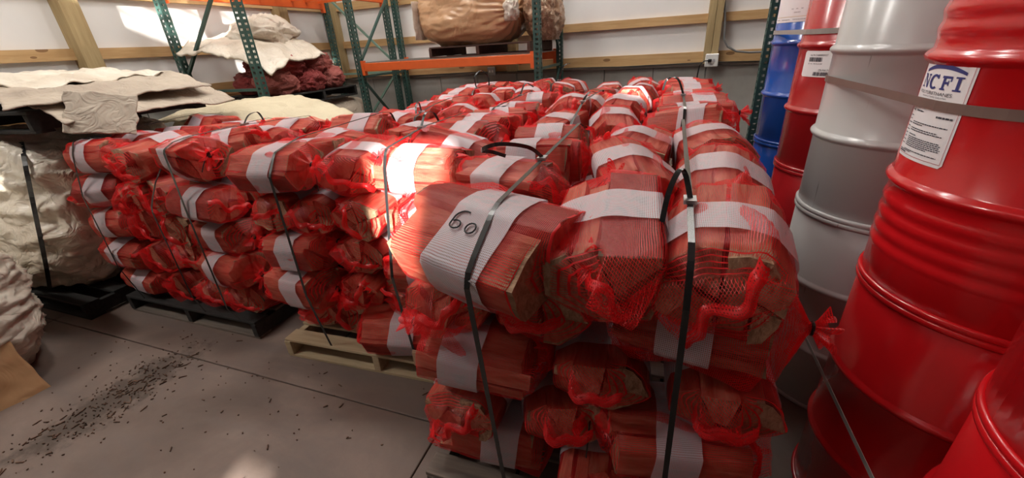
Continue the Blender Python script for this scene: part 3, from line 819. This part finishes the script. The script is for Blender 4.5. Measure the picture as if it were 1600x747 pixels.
def drum(label, cx, cy, z, mat, beads=False, rot=0.0):
    o = thing('steel_drum', label, 'drum', (cx, cy, z), (0, 0, rot), 'steel drums stacked two high')
    v, f = lathe(drum_profile(beads)); mesh_obj('body', v, f, mat, o, True)
    for nm, zz in (('bottom_chime', 0.009), ('top_chime', HD - .009)):
        pr = chime(zz); n = 64; v, f = [], []
        for (r, zq) in pr:
            for j in range(n): a = 2 * math.pi * j / n; v.append((r * math.cos(a), r * math.sin(a), zq))
        for i in range(len(pr)):
            i2 = (i + 1) % len(pr)
            for j in range(n): f.append((i * n + j, i * n + (j + 1) % n, i2 * n + (j + 1) % n, i2 * n + j))
        mesh_obj(nm, v, f, mat, o, True)
    bung = MB(); v, f = lathe([(0.028, HD - .02), (0.028, HD - .010), (0.02, HD - .008)], 16); q = mesh_obj('bung', v, f, M['metal'], o, True); q.location = (0.17, 0, 0)
    return o
DR = dict(nearest=(0.87, 0.715), near=(0.865, 1.30), grey=(0.838, 1.935), far=(0.87, 2.58), blue=(0.86, 3.215))
D = {}
D['nearest0'] = drum('red steel drum at floor level nearest the camera, lower right corner', *DR['nearest'], 0, M['drum_red'])
D['nearest1'] = drum('bright red steel drum stacked at the right edge, nearest the camera', *DR['nearest'], HD, M['drum_red'])
D['near0'] = drum('dark red lower drum beneath the drum with the NCFI label', *DR['near'], 0, M['drum_red'])
D['near1'] = drum('glossy red ribbed drum wearing the white NCFI label', *DR['near'], HD, M['drum_red'], True)
D['grey0'] = drum('shadowed grey lower drum beneath the pale grey drum', *DR['grey'], 0, M['drum_grey'])
D['grey1'] = drum('pale grey scuffed upper drum between the two red drum stacks', *DR['grey'], HD, M['drum_grey'])
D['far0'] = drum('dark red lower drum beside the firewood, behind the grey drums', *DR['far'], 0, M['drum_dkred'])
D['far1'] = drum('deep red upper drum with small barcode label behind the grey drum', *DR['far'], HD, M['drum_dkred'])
D['blue0'] = drum('blue lower drum at the far end of the drum row', *DR['blue'], 0, M['drum_blue'])
D['blue1'] = drum('glossy blue upper drum with large white label, farthest in the row', *DR['blue'], HD, M['drum_blue'])

US = 1.0
def wrap(pts2, th0, zc, r):
    """(u right, v up) metres -> on the drum wall, u=0 at angle th0"""
    return [(r * math.cos(th0 + u * US / RB), r * math.sin(th0 + u * US / RB), zc + v) for (u, v) in pts2]
def label_patch(parent, name, th0, zc, w, h, mat, lift=0.0015, nu=24, rad=0.008, off=(0, 0)):
    xs = [-w / 2 + w * i / nu for i in range(nu + 1)]; V, F = [], []
    for i, u in enumerate(xs):
        cut = 0.0
        d = w / 2 - abs(u)
        if d < rad: cut = rad - math.sqrt(max(0, rad * rad - (rad - d) ** 2))
        V += wrap([(u + off[0], -h / 2 + cut + off[1]), (u + off[0], h / 2 - cut + off[1])], th0, zc, RB + lift)
    for i in range(nu): F.append((2 * i, 2 * i + 2, 2 * i + 3, 2 * i + 1))
    return mesh_obj(name, V, F, mat, parent)
def print_quads(parent, name, th0, zc, polys, mat, lift=0.0024):
    V, F = [], []
    for p in polys:
        k = len(V); V += wrap(p, th0, zc, RB + lift); F.append(tuple(range(k, len(V))))
    return mesh_obj(name, V, F, mat, parent)
def rect(u0, v0, u1, v1): return [(u0, v0), (u1, v0), (u1, v1), (u0, v1)]
def text_polys(body, size, u, v, align='LEFT', sx=1.0):
    cu = bpy.data.curves.new('txt', 'FONT'); cu.body = body; cu.size = size; cu.align_x = align; cu.resolution_u = 3
    o = bpy.data.objects.new('txt', cu); COL.objects.link(o)
    dg = bpy.context.evaluated_depsgraph_get(); me = o.evaluated_get(dg).to_mesh()
    out = [[(u + me.vertices[i].co.x * sx, v + me.vertices[i].co.y) for i in p.vertices] for p in me.polygons]
    o.evaluated_get(dg).to_mesh_clear(); bpy.data.objects.remove(o); bpy.data.curves.remove(cu)
    return out
# the NCFI label
US = 0.86
T0, Z0 = math.radians(184.0), 1.350 - HD
lw, lh_ = 0.205, 0.232
lp = label_patch(D['near1'], 'paper_label', T0, Z0, lw, lh_, M['label'])
lp['label'] = 'white NCFI label with navy arc and fine print'
bd = []
for (a, b, c, d) in ((-.096, .1085, .096, .1095), (-.096, -.108, .096, -.107)):
    n = 10
    for k in range(n): bd.append(rect(a + (c - a) * k / n, b, a + (c - a) * (k + 1) / n, d))
bd += [rect(-.0965, -.108, -.0955, .1095), rect(.0955, -.108, .0965, .1095)]
print_quads(lp, 'border', T0, Z0, bd, M['print_red'])
arcq = []
for k in range(16):
    u0, u1 = -.080 + .160 * k / 16, -.080 + .160 * (k + 1) / 16
    f = lambda u: .090 + .014 * (1 - (u / .08) ** 2); g = lambda u: .084 + .0105 * (1 - (u / .08) ** 2)
    arcq.append([(u0, g(u0)), (u1, g(u1)), (u1, f(u1)), (u0, f(u0))])
N0 = 0.0505; HT = 0.030
def sl(u, w, v): return rect(u, v, u + w, v + .0035)
L_ = []
u = -.082   # N
L_ += [rect(u + .004, N0, u + .0075, N0 + HT), rect(u + .0285, N0, u + .032, N0 + HT), [(u + .004, N0 + HT), (u + .026, N0), (u + .032, N0), (u + .011, N0 + HT)], sl(u, .012, N0), sl(u, .011, N0 + HT - .0035), sl(u + .0245, .0115, N0 + HT - .0035)]
cu_, cv_ = -.020, N0 + HT / 2   # C
for k in range(14):
    a0, a1 = math.radians(50 + 260 * k / 14), math.radians(50 + 260 * (k + 1) / 14)
    L_.append([(cu_ + .022 * math.cos(a0), cv_ + .0165 * math.sin(a0)), (cu_ + .022 * math.cos(a1), cv_ + .0165 * math.sin(a1)), (cu_ + .012 * math.cos(a1), cv_ + .0115 * math.sin(a1)), (cu_ + .012 * math.cos(a0), cv_ + .0115 * math.sin(a0))])
L_.append(rect(cu_ + .011, cv_ + .007, cu_ + .0155, cv_ + .0165))
u = .010    # F
L_ += [rect(u + .005, N0, u + .013, N0 + HT), sl(u, .018, N0), rect(u, N0 + HT - .005, u + .034, N0 + HT), rect(u + .013, N0 + .013, u + .026, N0 + .018), rect(u + .030, N0 + HT - .011, u + .034, N0 + HT - .005), rect(u + .023, N0 + .010, u + .026, N0 + .021)]
u = .054    # I
L_ += [rect(u + .0075, N0, u + .0165, N0 + HT), sl(u, .024, N0), sl(u, .024, N0 + HT - .0035)]
print_quads(lp, 'logo', T0, Z0, arcq + L_, M['navy'])
tp = text_polys('POLYURETHANES', 0.0105, -.084, .0375, sx=1.72) + text_polys('Innovations in Chemistry. Quality in Foam.', 0.0055, -.058, .0315, sx=1.1)
rg = random.Random(3)
def fine(u0, u1, v, hh=.0022):
    out, u = [], u0
    while u < u1:
        wv = rg.uniform(.004, .012); out.append(rect(u, v, min(u + wv, u1), v + hh)); u += wv + .0018
    return out
for v_ in (.004, -.005): tp += fine(-.090, -.074, v_)
tp += fine(-.060, -.022, -.004, .003) + fine(.035, .088, -.0095, .004)
for k, (ua, ub) in enumerate(((-.060, .082), (-.060, -.006), (-.060, .058), (-.060, .075), (-.060, -.02))): tp += fine(ua, ub, -.030 - .0075 * k + (.003 if k % 2 else 0))
for k in range(6): tp += fine(-.060, (.075, .082, .078, .083, .08, .04)[k], -.066 - .0042 * k)
for k in range(9): tp += fine(-.092, rg.uniform(-.078, -.066), -.018 - .0085 * k)
tp += fine(-.060, .08, -.0975) + fine(-.092, -.02, -.1005) + [rect(-.092, -.1055, -.045, -.1025)]
print_quads(lp, 'fine_print', T0, Z0, tp, M['print'])
US = 1.0
# small barcode label on the far red drum
T1, Z1 = math.radians(-147), 1.388 - HD
l2 = label_patch(D['far1'], 'barcode_label', T1, Z1, 0.17, 0.112, M['label'])
q = text_polys('16174-TA88800437', .0115, -.050, .034) + text_polys('RT W1  MN B 22 NV', .0085, -.052, -.002) + text_polys('ZB-M4174', .012, .012, -.030)
rg = random.Random(9)
for (ua, ub, va, vb) in ((-.050, .022, .010, .029), (-.012, .070, -.050, -.034)):
    u = ua
    while u < ub: wv = rg.choice((.001, .002, .003)); q.append(rect(u, va, u + wv, vb)); u += wv + rg.choice((.0012, .002))
print_quads(l2, 'barcode_print', T1, Z1, q, M['print'])
# large white label on the blue drum
T2, Z2 = math.radians(-150), 1.70 - HD
l3 = label_patch(D['blue1'], 'white_label', T2, Z2 - .02, 0.30, 0.21, M['label'])
print_quads(l3, 'label_rule', T2, Z2, [rect(-.15 + .03 * k, -.098, -.12 + .03 * k, -.096) for k in range(10)], M['print_tan'])
rg = random.Random(5); q = []
for (ua, ub, va) in ((-.13, -.09, -.113), (-.07, .0, -.114), (.02, .1, -.114), (.02, .06, -.078), (.0, .012, -.060), (.03, .042, -.060), (.06, .072, -.060)): q += fine(ua, ub, va, .005)
print_quads(l3, 'label_print', T2, Z2, q, M['print_grey'])

def drum_strap(label, keys, z, mat, w=0.02, zs=None):
    """band drawn tight around a row of drums"""
    pts = []
    for k in keys:
        cx, cy = DR[k]
        for j in range(48): a = 2 * math.pi * j / 48; pts.append((cx + (RB + .0035) * math.cos(a), cy + (RB + .0035) * math.sin(a)))
    # a second row of drums stands behind this one: wrap both
    hull = [pts[i] for i in convex_hull_2d(pts)]
    c = (sum(h[0] for h in hull) / len(hull), sum(h[1] for h in hull) / len(hull)); hull.sort(key=lambda h: math.atan2(h[1] - c[1], h[0] - c[0]))
    P, NR, WD = [], [], []
    for i, h in enumerate(hull):
        t = Vector((hull[(i + 1) % len(hull)][0] - hull[i - 1][0], hull[(i + 1) % len(hull)][1] - hull[i - 1][1], 0)).normalized()
        n = Vector((t.y, -t.x, 0)); n = n if n.dot(Vector((h[0] - c[0], h[1] - c[1], 0))) > 0 else -n
        P.append(Vector((h[0], h[1], z))); NR.append(n); WD.append(Vector((0, 0, 1)))
    o = MB().ribbon(P, NR, WD, w, 0.0015, True).build('drum_strap', mat)
    tag(o, label, 'strap', 'straps round the drums'); return o
drum_strap('brown strap round the upper grey drum and the NCFI drum', ['near', 'grey'], 1.367, M['drum_strap'], .022)
drum_strap('dull strap round the lower red and grey drums', ['nearest', 'near', 'grey'], 0.50, M['drum_strap_g'], .016)
drum_strap('grey strap round the upper blue and deep red drums', ['far', 'blue'], 1.525, M['drum_strap_g'], .022)

# ------------------------------------------------------------------ pallet racking
def post_mesh(h):
    mb = MB(); wv, dp, th = 0.078, 0.07, 0.004
    def ladder(axis, sgn):
        # perforated face: two stiles and rungs, real holes between
        pitch = 0.05; n = int(h / pitch)
        def bx(a0, a1, z0, z1):
            if axis == 'y': mb.box(a0, sgn * dp / 2 - th / 2, z0, a1, sgn * dp / 2 + th / 2, z1)
            else: mb.box(sgn * wv / 2 - th / 2, a0, z0, sgn * wv / 2 + th / 2, a1, z1)
        e = wv / 2 if axis == 'y' else dp / 2
        bx(-e, -e * .42, 0, h); bx(-e * .05 if axis == 'y' else e * .42, e if axis != 'y' else e * .05, 0, h)
        if axis == 'y': bx(e * .42, e, 0, h)
        for k in range(n): bx(-e * .45, e * .45, k * pitch, k * pitch + 0.026)
    ladder('y', -1); ladder('y', 1); ladder('x', 1); ladder('x', -1)
    me = bpy.data.meshes.new('rack_post'); me.from_pydata(mb.v, [], mb.f); me.materials.append(M['green']); return me
POST = post_mesh(2.9)
def frame_parts(root, a, b, flip=False, light=False):
    """two posts and their bracing"""
    for p in (a, b):
        o = mesh_obj('upright', 0, 0, 0, root, data=POST); o.location = (p[0], p[1], 0.005)
        MB().box(p[0] - .06, p[1] - .06, 0, p[0] + .06, p[1] + .06, .006).build('foot_plate', M['green'], root)
    m = M['green_l'] if light else M['green']
    A, B = Vector((*a, 0)), Vector((*b, 0)); d = (B - A).normalized() * .04
    z = 0.15; up = flip
    for zz in (0.15, 1.28): MB().bar(A + d + Vector((0, 0, zz)), B - d + Vector((0, 0, zz)), .028).build('brace', m, root)
    for (z0, z1) in ((0.2, 1.22), (1.46, 2.40)):
        p, q = (z0, z1) if up else (z1, z0); up = not up
        MB().bar(A + d + Vector((0, 0, p)), B - d + Vector((0, 0, q)), .028).build('brace', m, root)
def beam(root, a, b, z, h=0.095):
    a, b = Vector((*a, z)), Vector((*b, z)); d = (b - a).normalized()
    bevel(MB().bar(a, b, 0.04, h).build('beam', M['orange'], root), .004)
    for p in (a + d * .02, b - d * .02): MB().bar(p + Vector((0, 0, -.10)), p + Vector((0, 0, .08)), .052, .052).build('beam_connector', M['orange'], root)
def wire_deck(root, x0, x1, y0, y1, z):
    mb = MB(); n = int((x1 - x0) / .06)
    for k in range(n + 1): xx = x0 + (x1 - x0) * k / n; mb.box(xx - .002, y0, z, xx + .002, y1, z + .005)
    n = int((y1 - y0) / .10)
    for k in range(n + 1): yy = y0 + (y1 - y0) * k / n; mb.box(x0, yy - .002, z + .005, x1, yy + .002, z + .010)
    o = mb.build('wire_deck', M['wire'], root); return o
XA, XB, YA, YC = -5.09, -4.02, 3.44, 5.88
lr = thing('pallet_rack', 'green and orange pallet rack along the left wall', 'rack', (0, 0, 0))
frame_parts(lr, (XA, YA), (XB, YA), False); frame_parts(lr, (XA, YC), (XB, YC), True, True)
for xx in (XA, XB): beam(lr, (xx, YA + .04), (xx, YC - .04), 2.26, .11)
wire_deck(lr, XA, XB, YA + .05, YC - .05, 2.32)
for k in range(9): MB().box(XA, YA + .2 + .26 * k, 2.28, XB, YA + .225 + .26 * k, 2.31).build('deck_support', M['orange'], lr)
XD, XF, YD, YE = -3.93, -1.45, 4.95, 6.0
br = thing('pallet_rack', 'green pallet rack with orange shelf in front of the back wall', 'rack', (0, 0, 0))
frame_parts(br, (XD, YD), (XD, YE), False, False); frame_parts(br, (XF, YD), (XF, YE), True)
for yy in (YD, YE): beam(br, (XD + .04, yy), (XF - .04, yy), 1.395, .10)
wire_deck(br, XD + .05, XF - .05, YD, YE, 1.446)
rr = thing('pallet_rack', 'dark green rack upright standing behind the blue drum', 'rack', (0, 0, 0))
frame_parts(rr, (0.735, 4.25), (1.80, 4.25), False)

# ------------------------------------------------------------------ sacks, film-wrapped bales, folded covers
def sack(name, dims, seed, mat, parent=None, sq=3.0, lump=0.06, fine_amp=0.015, loc=(0, 0, 0), rot=(0, 0, 0), sub=26, gather=None, flat_base=True, stretch=(1, 1, 1)):
    """soft filled shape: superellipsoid with folds; base at z=0"""
    V, F, idx = [], [], {}
    dx, dy, dz = dims
    def add(p):
        key = (round(p[0], 5), round(p[1], 5), round(p[2], 5))
        if key in idx: return idx[key]
        d = Vector(p).normalized()
        r = (abs(d.x) ** sq + abs(d.y) ** sq + abs(d.z) ** sq) ** (-1 / sq)
        q = d * r
        nn = noise.noise(Vector((q.x * 1.6, q.y * 1.6, q.z * 1.6)) + Vector((seed * 3.3, seed * 1.7, 0)))
        rid = 1 - abs(noise.noise(Vector((q.x * 3.4 * stretch[0], q.y * 3.4 * stretch[1], q.z * 3.4 * stretch[2])) + Vector((seed, 0, seed * 2.1)))) * 2
        rid2 = 1 - abs(noise.noise(Vector((q.x * 8 * stretch[0], q.y * 8 * stretch[1], q.z * 8 * stretch[2])) + Vector((seed * 2, seed, 0)))) * 2
        rid3 = 1 - abs(noise.noise(Vector((q.x * 17 * stretch[0], q.y * 17 * stretch[1], q.z * 17 * stretch[2])) + Vector((seed * 5, 0, seed)))) * 2
        f = 1 + lump * nn
        v = Vector((q.x * dx / 2, q.y * dy / 2, q.z * dz / 2)) * f + d * (fine_amp * rid + fine_amp * .65 * rid2 + fine_amp * .25 * rid3)
        v.z += dz / 2
        if flat_base and v.z < 0.02: v.z = 0.0
        if gather:
            g, rad, pull = gather; gv = Vector(g) - v; L = gv.length
            if L < rad:
                k = (1 - L / rad); ang = math.atan2(gv.z, gv.y if abs(g[0]) > abs(g[1]) else gv.x)
                v += gv * (k * pull) + d * (0.02 * k * math.sin(ang * 16))
        idx[key] = len(V); V.append(tuple(v)); return idx[key]
    n = sub
    for ax in range(3):
        for sg in (-1, 1):
            for i in range(n):
                for j in range(n):
                    c = []
                    for (a, b) in ((i, j), (i + 1, j), (i + 1, j + 1), (i, j + 1)):
                        p = [0, 0, 0]; p[ax] = sg
                        p[(ax + 1) % 3] = math.tan((2 * a / n - 1) * math.pi / 4); p[(ax + 2) % 3] = math.tan((2 * b / n - 1) * math.pi / 4)
                        c.append(add(p))
                    F.append(tuple(c if sg > 0 else reversed(c)))
    o = mesh_obj(name, V, F, mat, parent, True); o.location = loc; o.rotation_euler = rot
    return o
def sheet(name, w, d, seed, mat, parent=None, loc=(0, 0, 0), rot=(0, 0, 0), amp=0.03, th=0.012, droop=None, nx=44, ny=34, ragged=0.06, fold=9.0):
    """crumpled folded cover: a thick, creased sheet whose edges hang where nothing holds them"""
    V, F = [], []
    for lay in (1, 0):
        for i in range(nx + 1):
            for j in range(ny + 1):
                a, b = 2 * i / nx - 1, 2 * j / ny - 1
                x = a * w / 2 * (1 + ragged * noise.noise(Vector((b * 2.2, seed, a)))); y = b * d / 2 * (1 + ragged * noise.noise(Vector((a * 2.2, seed + 9, b))))
                rid = 1 - 2 * abs(noise.noise(Vector((x * 2.1 + seed, y * 3.0, seed * 1.3)))); r2 = 1 - 2 * abs(noise.noise(Vector((x * fold + seed * 2, y * fold * .7, 0))))
                r3 = 1 - 2 * abs(noise.noise(Vector((x * 4.3 - seed, (y + .6 * x) * 4.3, seed * .7))))
                r4 = 1 - 2 * abs(noise.noise(Vector((x * 9.7 + seed, (y - .8 * x) * 7.3, seed * .3))))
                z = amp * (0.9 * rid + 0.3 * r2 + 0.5 * r3 + 0.4 * r4)
                if droop:
                    for (axis, start, k) in droop:
                        c = {'x+': a, 'x-': -a, 'y+': b, 'y-': -b}[axis]
                        if c > start: z -= k * (c - start) ** 1.5 / (1 - start) ** .5
                V.append((x, y, z + th * lay))
    n = (nx + 1) * (ny + 1); s = ny + 1
    for i in range(nx):
        for j in range(ny):
            q = i * s + j; F.append((q, q + s, q + s + 1, q + 1)); F.append((n + q, n + q + 1, n + q + s + 1, n + q + s))
    edge = [i * s for i in range(nx + 1)] + [nx * s + j for j in range(1, ny + 1)] + [i * s + ny for i in range(nx - 1, -1, -1)] + [j for j in range(ny - 1, 0, -1)]
    for k in range(len(edge)): a, b = edge[k], edge[(k + 1) % len(edge)]; F.append((a, n + a, n + b, b))
    o = mesh_obj(name, V, F, mat, parent, True); o.location = loc; o.rotation_euler = rot
    return o

# left bulk stack: black pallet, wrapped bale, black pallet, folded covers
pallet('black pallet on the floor under the big wrapped white bale', -4.42, 1.80, 0, 1.62, 1.2, M['black_wood'], seed=11)
bl = thing('wrapped_bale', 'big white film wrapped bale with black strap, left of the firewood', 'bale', (-4.40, 1.80, 0.126))
bw_ = sack('wrap', (1.50, 1.16, 1.04), 3, M['white_film'], bl, sq=4.2, lump=0.10, fine_amp=0.036, sub=64, stretch=(.7, .7, .9))
bwt = BVHTree.FromPolygons([v.co + Vector((-4.40, 1.80, 0.126)) for v in bw_.data.vertices], [tuple(p.vertices) for p in bw_.data.polygons])
def drape_strap(path, parent, bvh, base, w, name='strap'):
    """strap lying on a surface, found along a path of photograph points"""
    P, NR = [], []
    for i in range(len(path) - 1):
        for k in range(8):
            u = path[i][0] + (path[i + 1][0] - path[i][0]) * k / 8; v = path[i][1] + (path[i + 1][1] - path[i][1]) * k / 8
            h = bvh.ray_cast(Vector((0, 0, H)), ray(u, v).normalized())
            if h[0] is not None: P.append(h[0] - Vector(base) + h[1] * .004); NR.append(h[1])
    if len(P) < 4: return
    for _ in range(6): P = [P[0]] + [(P[i - 1] + P[i] * 1.0 + P[i + 1]) / 3 for i in range(1, len(P) - 1)] + [P[-1]]
    n = sum(NR, Vector()).normalized(); wd = Vector((1, .4, 0)).normalized(); wd = (wd - n * wd.dot(n)).normalized()
    MB().ribbon([p + n * .030 for p in P], [n] * len(P), [wd] * len(P), w, .003).build(name, M['strap'], parent)
drape_strap([(40, 222), (52, 280), (66, 350), (80, 420), (84, 452)], bl, bwt, (-4.40, 1.80, 0.126), .026)
pallet('black pallet lying on top of the big wrapped bale', -4.30, 1.86, math.radians(4), 1.6, 1.1, M['black_wood'], z=1.24, seed=12)
for k, (lx, ly, lz, w_, d_, rz, mt, dr, am) in enumerate(((-4.15, 1.96, 1.405, 1.75, 1.16, 3, 'beige_sack', [('x+', .40, .22)], .020), (-4.22, 1.92, 1.455, 1.65, 1.12, -4, 'beige_sack', [('x+', .45, .20)], .034), (-4.42, 1.90, 1.502, 1.45, 1.0, 7, 'white_sack', [('x+', .5, .12)], .040))):
    tag(sheet('folded_sack', w_, d_, 5 + k * 3, M[mt], loc=(lx, ly, lz), rot=(0, 0, math.radians(rz)), amp=am, droop=dr, th=.008, ragged=.14, nx=90, ny=70, fold=11.0),
        ('wide beige folded sack, lowest of the pile left of the firewood', 'creased beige folded sack in the middle of the left pile', 'pale folded sack lying topmost on the left pile')[k], 'sack', 'folded sacks on the left pile')
lowest = [o for o in bpy.data.objects if o.get('label', '').startswith('wide beige folded sack')][0]
sheet('hanging_flap', .34, .26, 23, M['beige_sack'], lowest, loc=(.93, -.42, -.09), rot=(math.radians(56), math.radians(10), math.radians(40)), amp=.012, th=.006, ragged=.10, fold=4)
# white sack lower left
fb = thing('bulk_sack', 'bulging white sack at the lower left edge with brown paper flap', 'sack', (-3.83, 0.45, 0))
sack('body', (1.24, 1.10, 0.82), 8, M['white_sack'], fb, sq=2.9, lump=.10, fine_amp=.034, sub=60, stretch=(.8, .6, 1.6))
sheet('paper_flap', .62, .52, 4, M['paper'], fb, loc=(.64, .02, .20), rot=(math.radians(10), math.radians(68), math.radians(4)), amp=.012, th=.006, ragged=.1, fold=3)
# straw-coloured sack pile behind the left firewood
sp = thing('sack_pile', 'straw coloured sack heap behind the left firewood stack', 'sack', (-3.72, 2.93, 0))
sack('filled_sack', (1.7, 0.92, 1.20), 14, M['straw_sack'], sp, sq=2.8, lump=.06, fine_amp=.02, sub=30)
sheet('top_cover', 1.8, .95, 17, M['straw_sack'], sp, loc=(0, -.02, 1.17), rot=(0, 0, math.radians(-5)), amp=.026, droop=[('x+', .2, .22), ('x-', .3, .18), ('y-', .4, .14)], th=.012)
# load in the left rack
sk = thing('bulk_sack', 'beige bulk sack on the floor of the left rack under the black pallet', 'sack', (-4.50, 4.45, 0))
sack('body', (1.05, 1.75, 1.06), 22, M['beige_sack'], sk, sq=4.0, lump=.05, fine_amp=.015, sub=22)
pallet('black pallet carrying bundled red nets in the left rack', -4.5, 4.28, math.radians(90), 1.22, 1.0, M['black_wood'], z=1.065, seed=14)
rg = random.Random(77)
spots = [(-4.24, 3.84, .0, .40, .36), (-4.22, 4.23, .0, .38, .38), (-4.24, 4.62, .0, .38, .36), (-4.68, 3.96, .0, .42, .42), (-4.70, 4.42, .0, .42, .42), (-4.28, 4.04, .185, .42, .38), (-4.28, 4.46, .18, .40, .38), (-4.68, 4.18, .185, .42, .42)]
names = ['at the near corner of the black pallet', 'in the middle of the front row', 'at the far end of the black pallet', 'at the back near the wall on the black pallet', 'at the back far end of the black pallet', 'on top near the white sheet', 'on top at the far end', 'on top at the back under the white sheet']
for k, (bx_, by_, bz_, a_, b_) in enumerate(spots):
    o = sack('net_bundle', (a_, b_, .22), 30 + k, M['dull_net' if k % 2 else 'dull_net2'], None, sq=2.6, lump=.18, fine_amp=.026, loc=(bx_, by_, 1.195 + bz_), rot=(rg.uniform(-.1, .1), rg.uniform(-.1, .1), rg.uniform(0, 3)), sub=16)
    tag(o, 'dull red bundle of empty nets ' + names[k], 'net bundle', 'bundled nets in the left rack')
tag(sheet('white_sheet', 1.10, 1.0, 41, M['white_sack'], loc=(-4.50, 3.92, 1.715), rot=(math.radians(4), math.radians(7), math.radians(8)), amp=.04, droop=[('x+', .2, .20), ('y-', .3, .14)], th=.02), 'off white woven sheet draped over the bundled red nets', 'sheet')
tag(sack('folded_sack', (.60, .85, .30), 44, M['white_sack'], None, sq=2.2, lump=.25, fine_amp=.03, loc=(-4.62, 4.20, 1.68), rot=(0, 0, .3), sub=20, gather=((0.05, 0.05, .42), .42, .5)), 'off white sack with a pointed peak on top of the draped sheet', 'sack')
# load on the orange shelf
pallet('dark brown pallet on the orange shelf under the tan bag', -2.20, 5.46, 0, 1.32, 1.0, M['brown_wood'], z=1.457, seed=15)
tb = thing('film_wrapped_bag', 'large tan bag wrapped in clear film on the orange shelf', 'bag', (-2.40, 5.42, 1.583))
sack('bag', (1.28, 0.98, 0.78), 51, M['tan_film'], tb, sq=3.6, lump=.07, fine_amp=.014, sub=40, gather=((.70, -.32, .34), .55, .35), stretch=(.5, 1, 1.4))
sack('film_knot', (.12, .12, .22), 53, M['clear_film'], tb, sq=2, lump=.5, fine_amp=.02, loc=(.63, -.40, .22), sub=12)
sheet('film_skirt', .95, .42, 55, M['clear_film'], tb, loc=(-.625, 0, .30), rot=(math.radians(90), 0, math.radians(90)), amp=.014, th=.004, ragged=.1)
MB().box(-.10, -.515, .43, .0, -.510, .56).build('paper_tag', M['print_grey'], tb).rotation_euler = (math.radians(-6), 0, 0)
tag(sack('film_wrapped_bag', (.36, .76, .60), 61, M['brown_film'], None, sq=2.6, lump=.12, fine_amp=.025, loc=(-1.53, 5.55, 1.583), sub=26), 'smaller brown film wrapped bag behind the right shelf upright', 'bag')

# ------------------------------------------------------------------ outlets and cables
def outlet(label, p, mat, s=0.06):
    o = thing('outlet', label, 'outlet', p)
    bevel(MB().box(-s, -.04, -s, s, 0, s).build('box', mat, o), .008)
    for dx in (-.022, .022): MB().box(dx - .012, -.045, -.016, dx + .012, -.040, .016).build('socket', M['white_plastic'] if mat is M['steel_box'] else M['print_grey'], o)
    return o
outlet('grey steel double outlet on the back wall below the orange shelf', (-2.52, YB - .10, 1.215), M['steel_box'])
outlet('white outlet with black plug on the back wall post', (0.455, YB - .15, 1.235), M['white_plastic'], .075)
pc = thing('power_cord', 'black power cord hanging from the white outlet', 'cord', (0.43, YB - .20, 1.235))
bevel(MB().box(-.02, -.03, -.02, .02, .02, .02).build('plug', M['tie'], pc), .006)
MB().tube([(-.0, -.02, 0), (-.06, -.03, .0), (-.11, -.02, -.05), (-.12, 0, -.18), (-.10, .03, -.35), (-.09, .05, -.6), (-.08, .06, -1.0), (-.08, .06, -1.22)], .007, 8).build('cable', M['tie'], pc, True)
cpts = [on_y(1130 + 3 * math.sin(k * .8), v_, YB - .12) for k, v_ in enumerate((-60, 0, 25, 50))] + [on_y(1131, 62, YB - .12), on_y(1137, 73, YB - .12), on_y(1150, 80, YB - .12), on_y(1170, 82, YB - .12), on_y(1192, 81, YB - .12), on_y(1230, 79, YB - .12)]
tag(MB().tube(cpts, .012, 8).build('wall_cable', M['cable'], smooth=True), 'grey cable looping down beside the back wall post', 'cable')
spts = [(XL + .3 + k * .55, YB - .11, 1.205 + .006 * math.sin(k * 2.1)) for k in range(14)]
tag(MB().tube(spts, .006, 6).build('wall_cable', M['tie'], smooth=True), 'thin dark cable running along the back wall sill', 'cable')

# ------------------------------------------------------------------ floor litter
rg = random.Random(19); mb = MB()
for k in range(520):
    t = rg.gauss(0, .24); s = rg.gauss(0, .11); a = math.radians(87)
    if rg.random() < .22: px_, py_ = rg.uniform(-3.2, -.9), rg.uniform(.55, 1.3)
    else: px_, py_ = -2.58 + t * math.cos(a) - s * math.sin(a), .80 + t * math.sin(a) + s * math.cos(a)
    L, wd = rg.choice((.002, .003, .003, .004, .005, .007, .016)) * rg.uniform(.6, 1.2), rg.uniform(.0008, .003); an = rg.uniform(0, 6.3); d = Vector((math.cos(an), math.sin(an), rg.uniform(-.1, .1)))
    p = Vector((px_, py_, .004)); mb.bar(p - d * L, p + d * L, wd * 2, .004)
o = tag(mb.build('bark_litter', M['bark']), 'dark bark crumbs and splinters strewn over the concrete floor', 'litter'); o['kind'] = 'stuff'
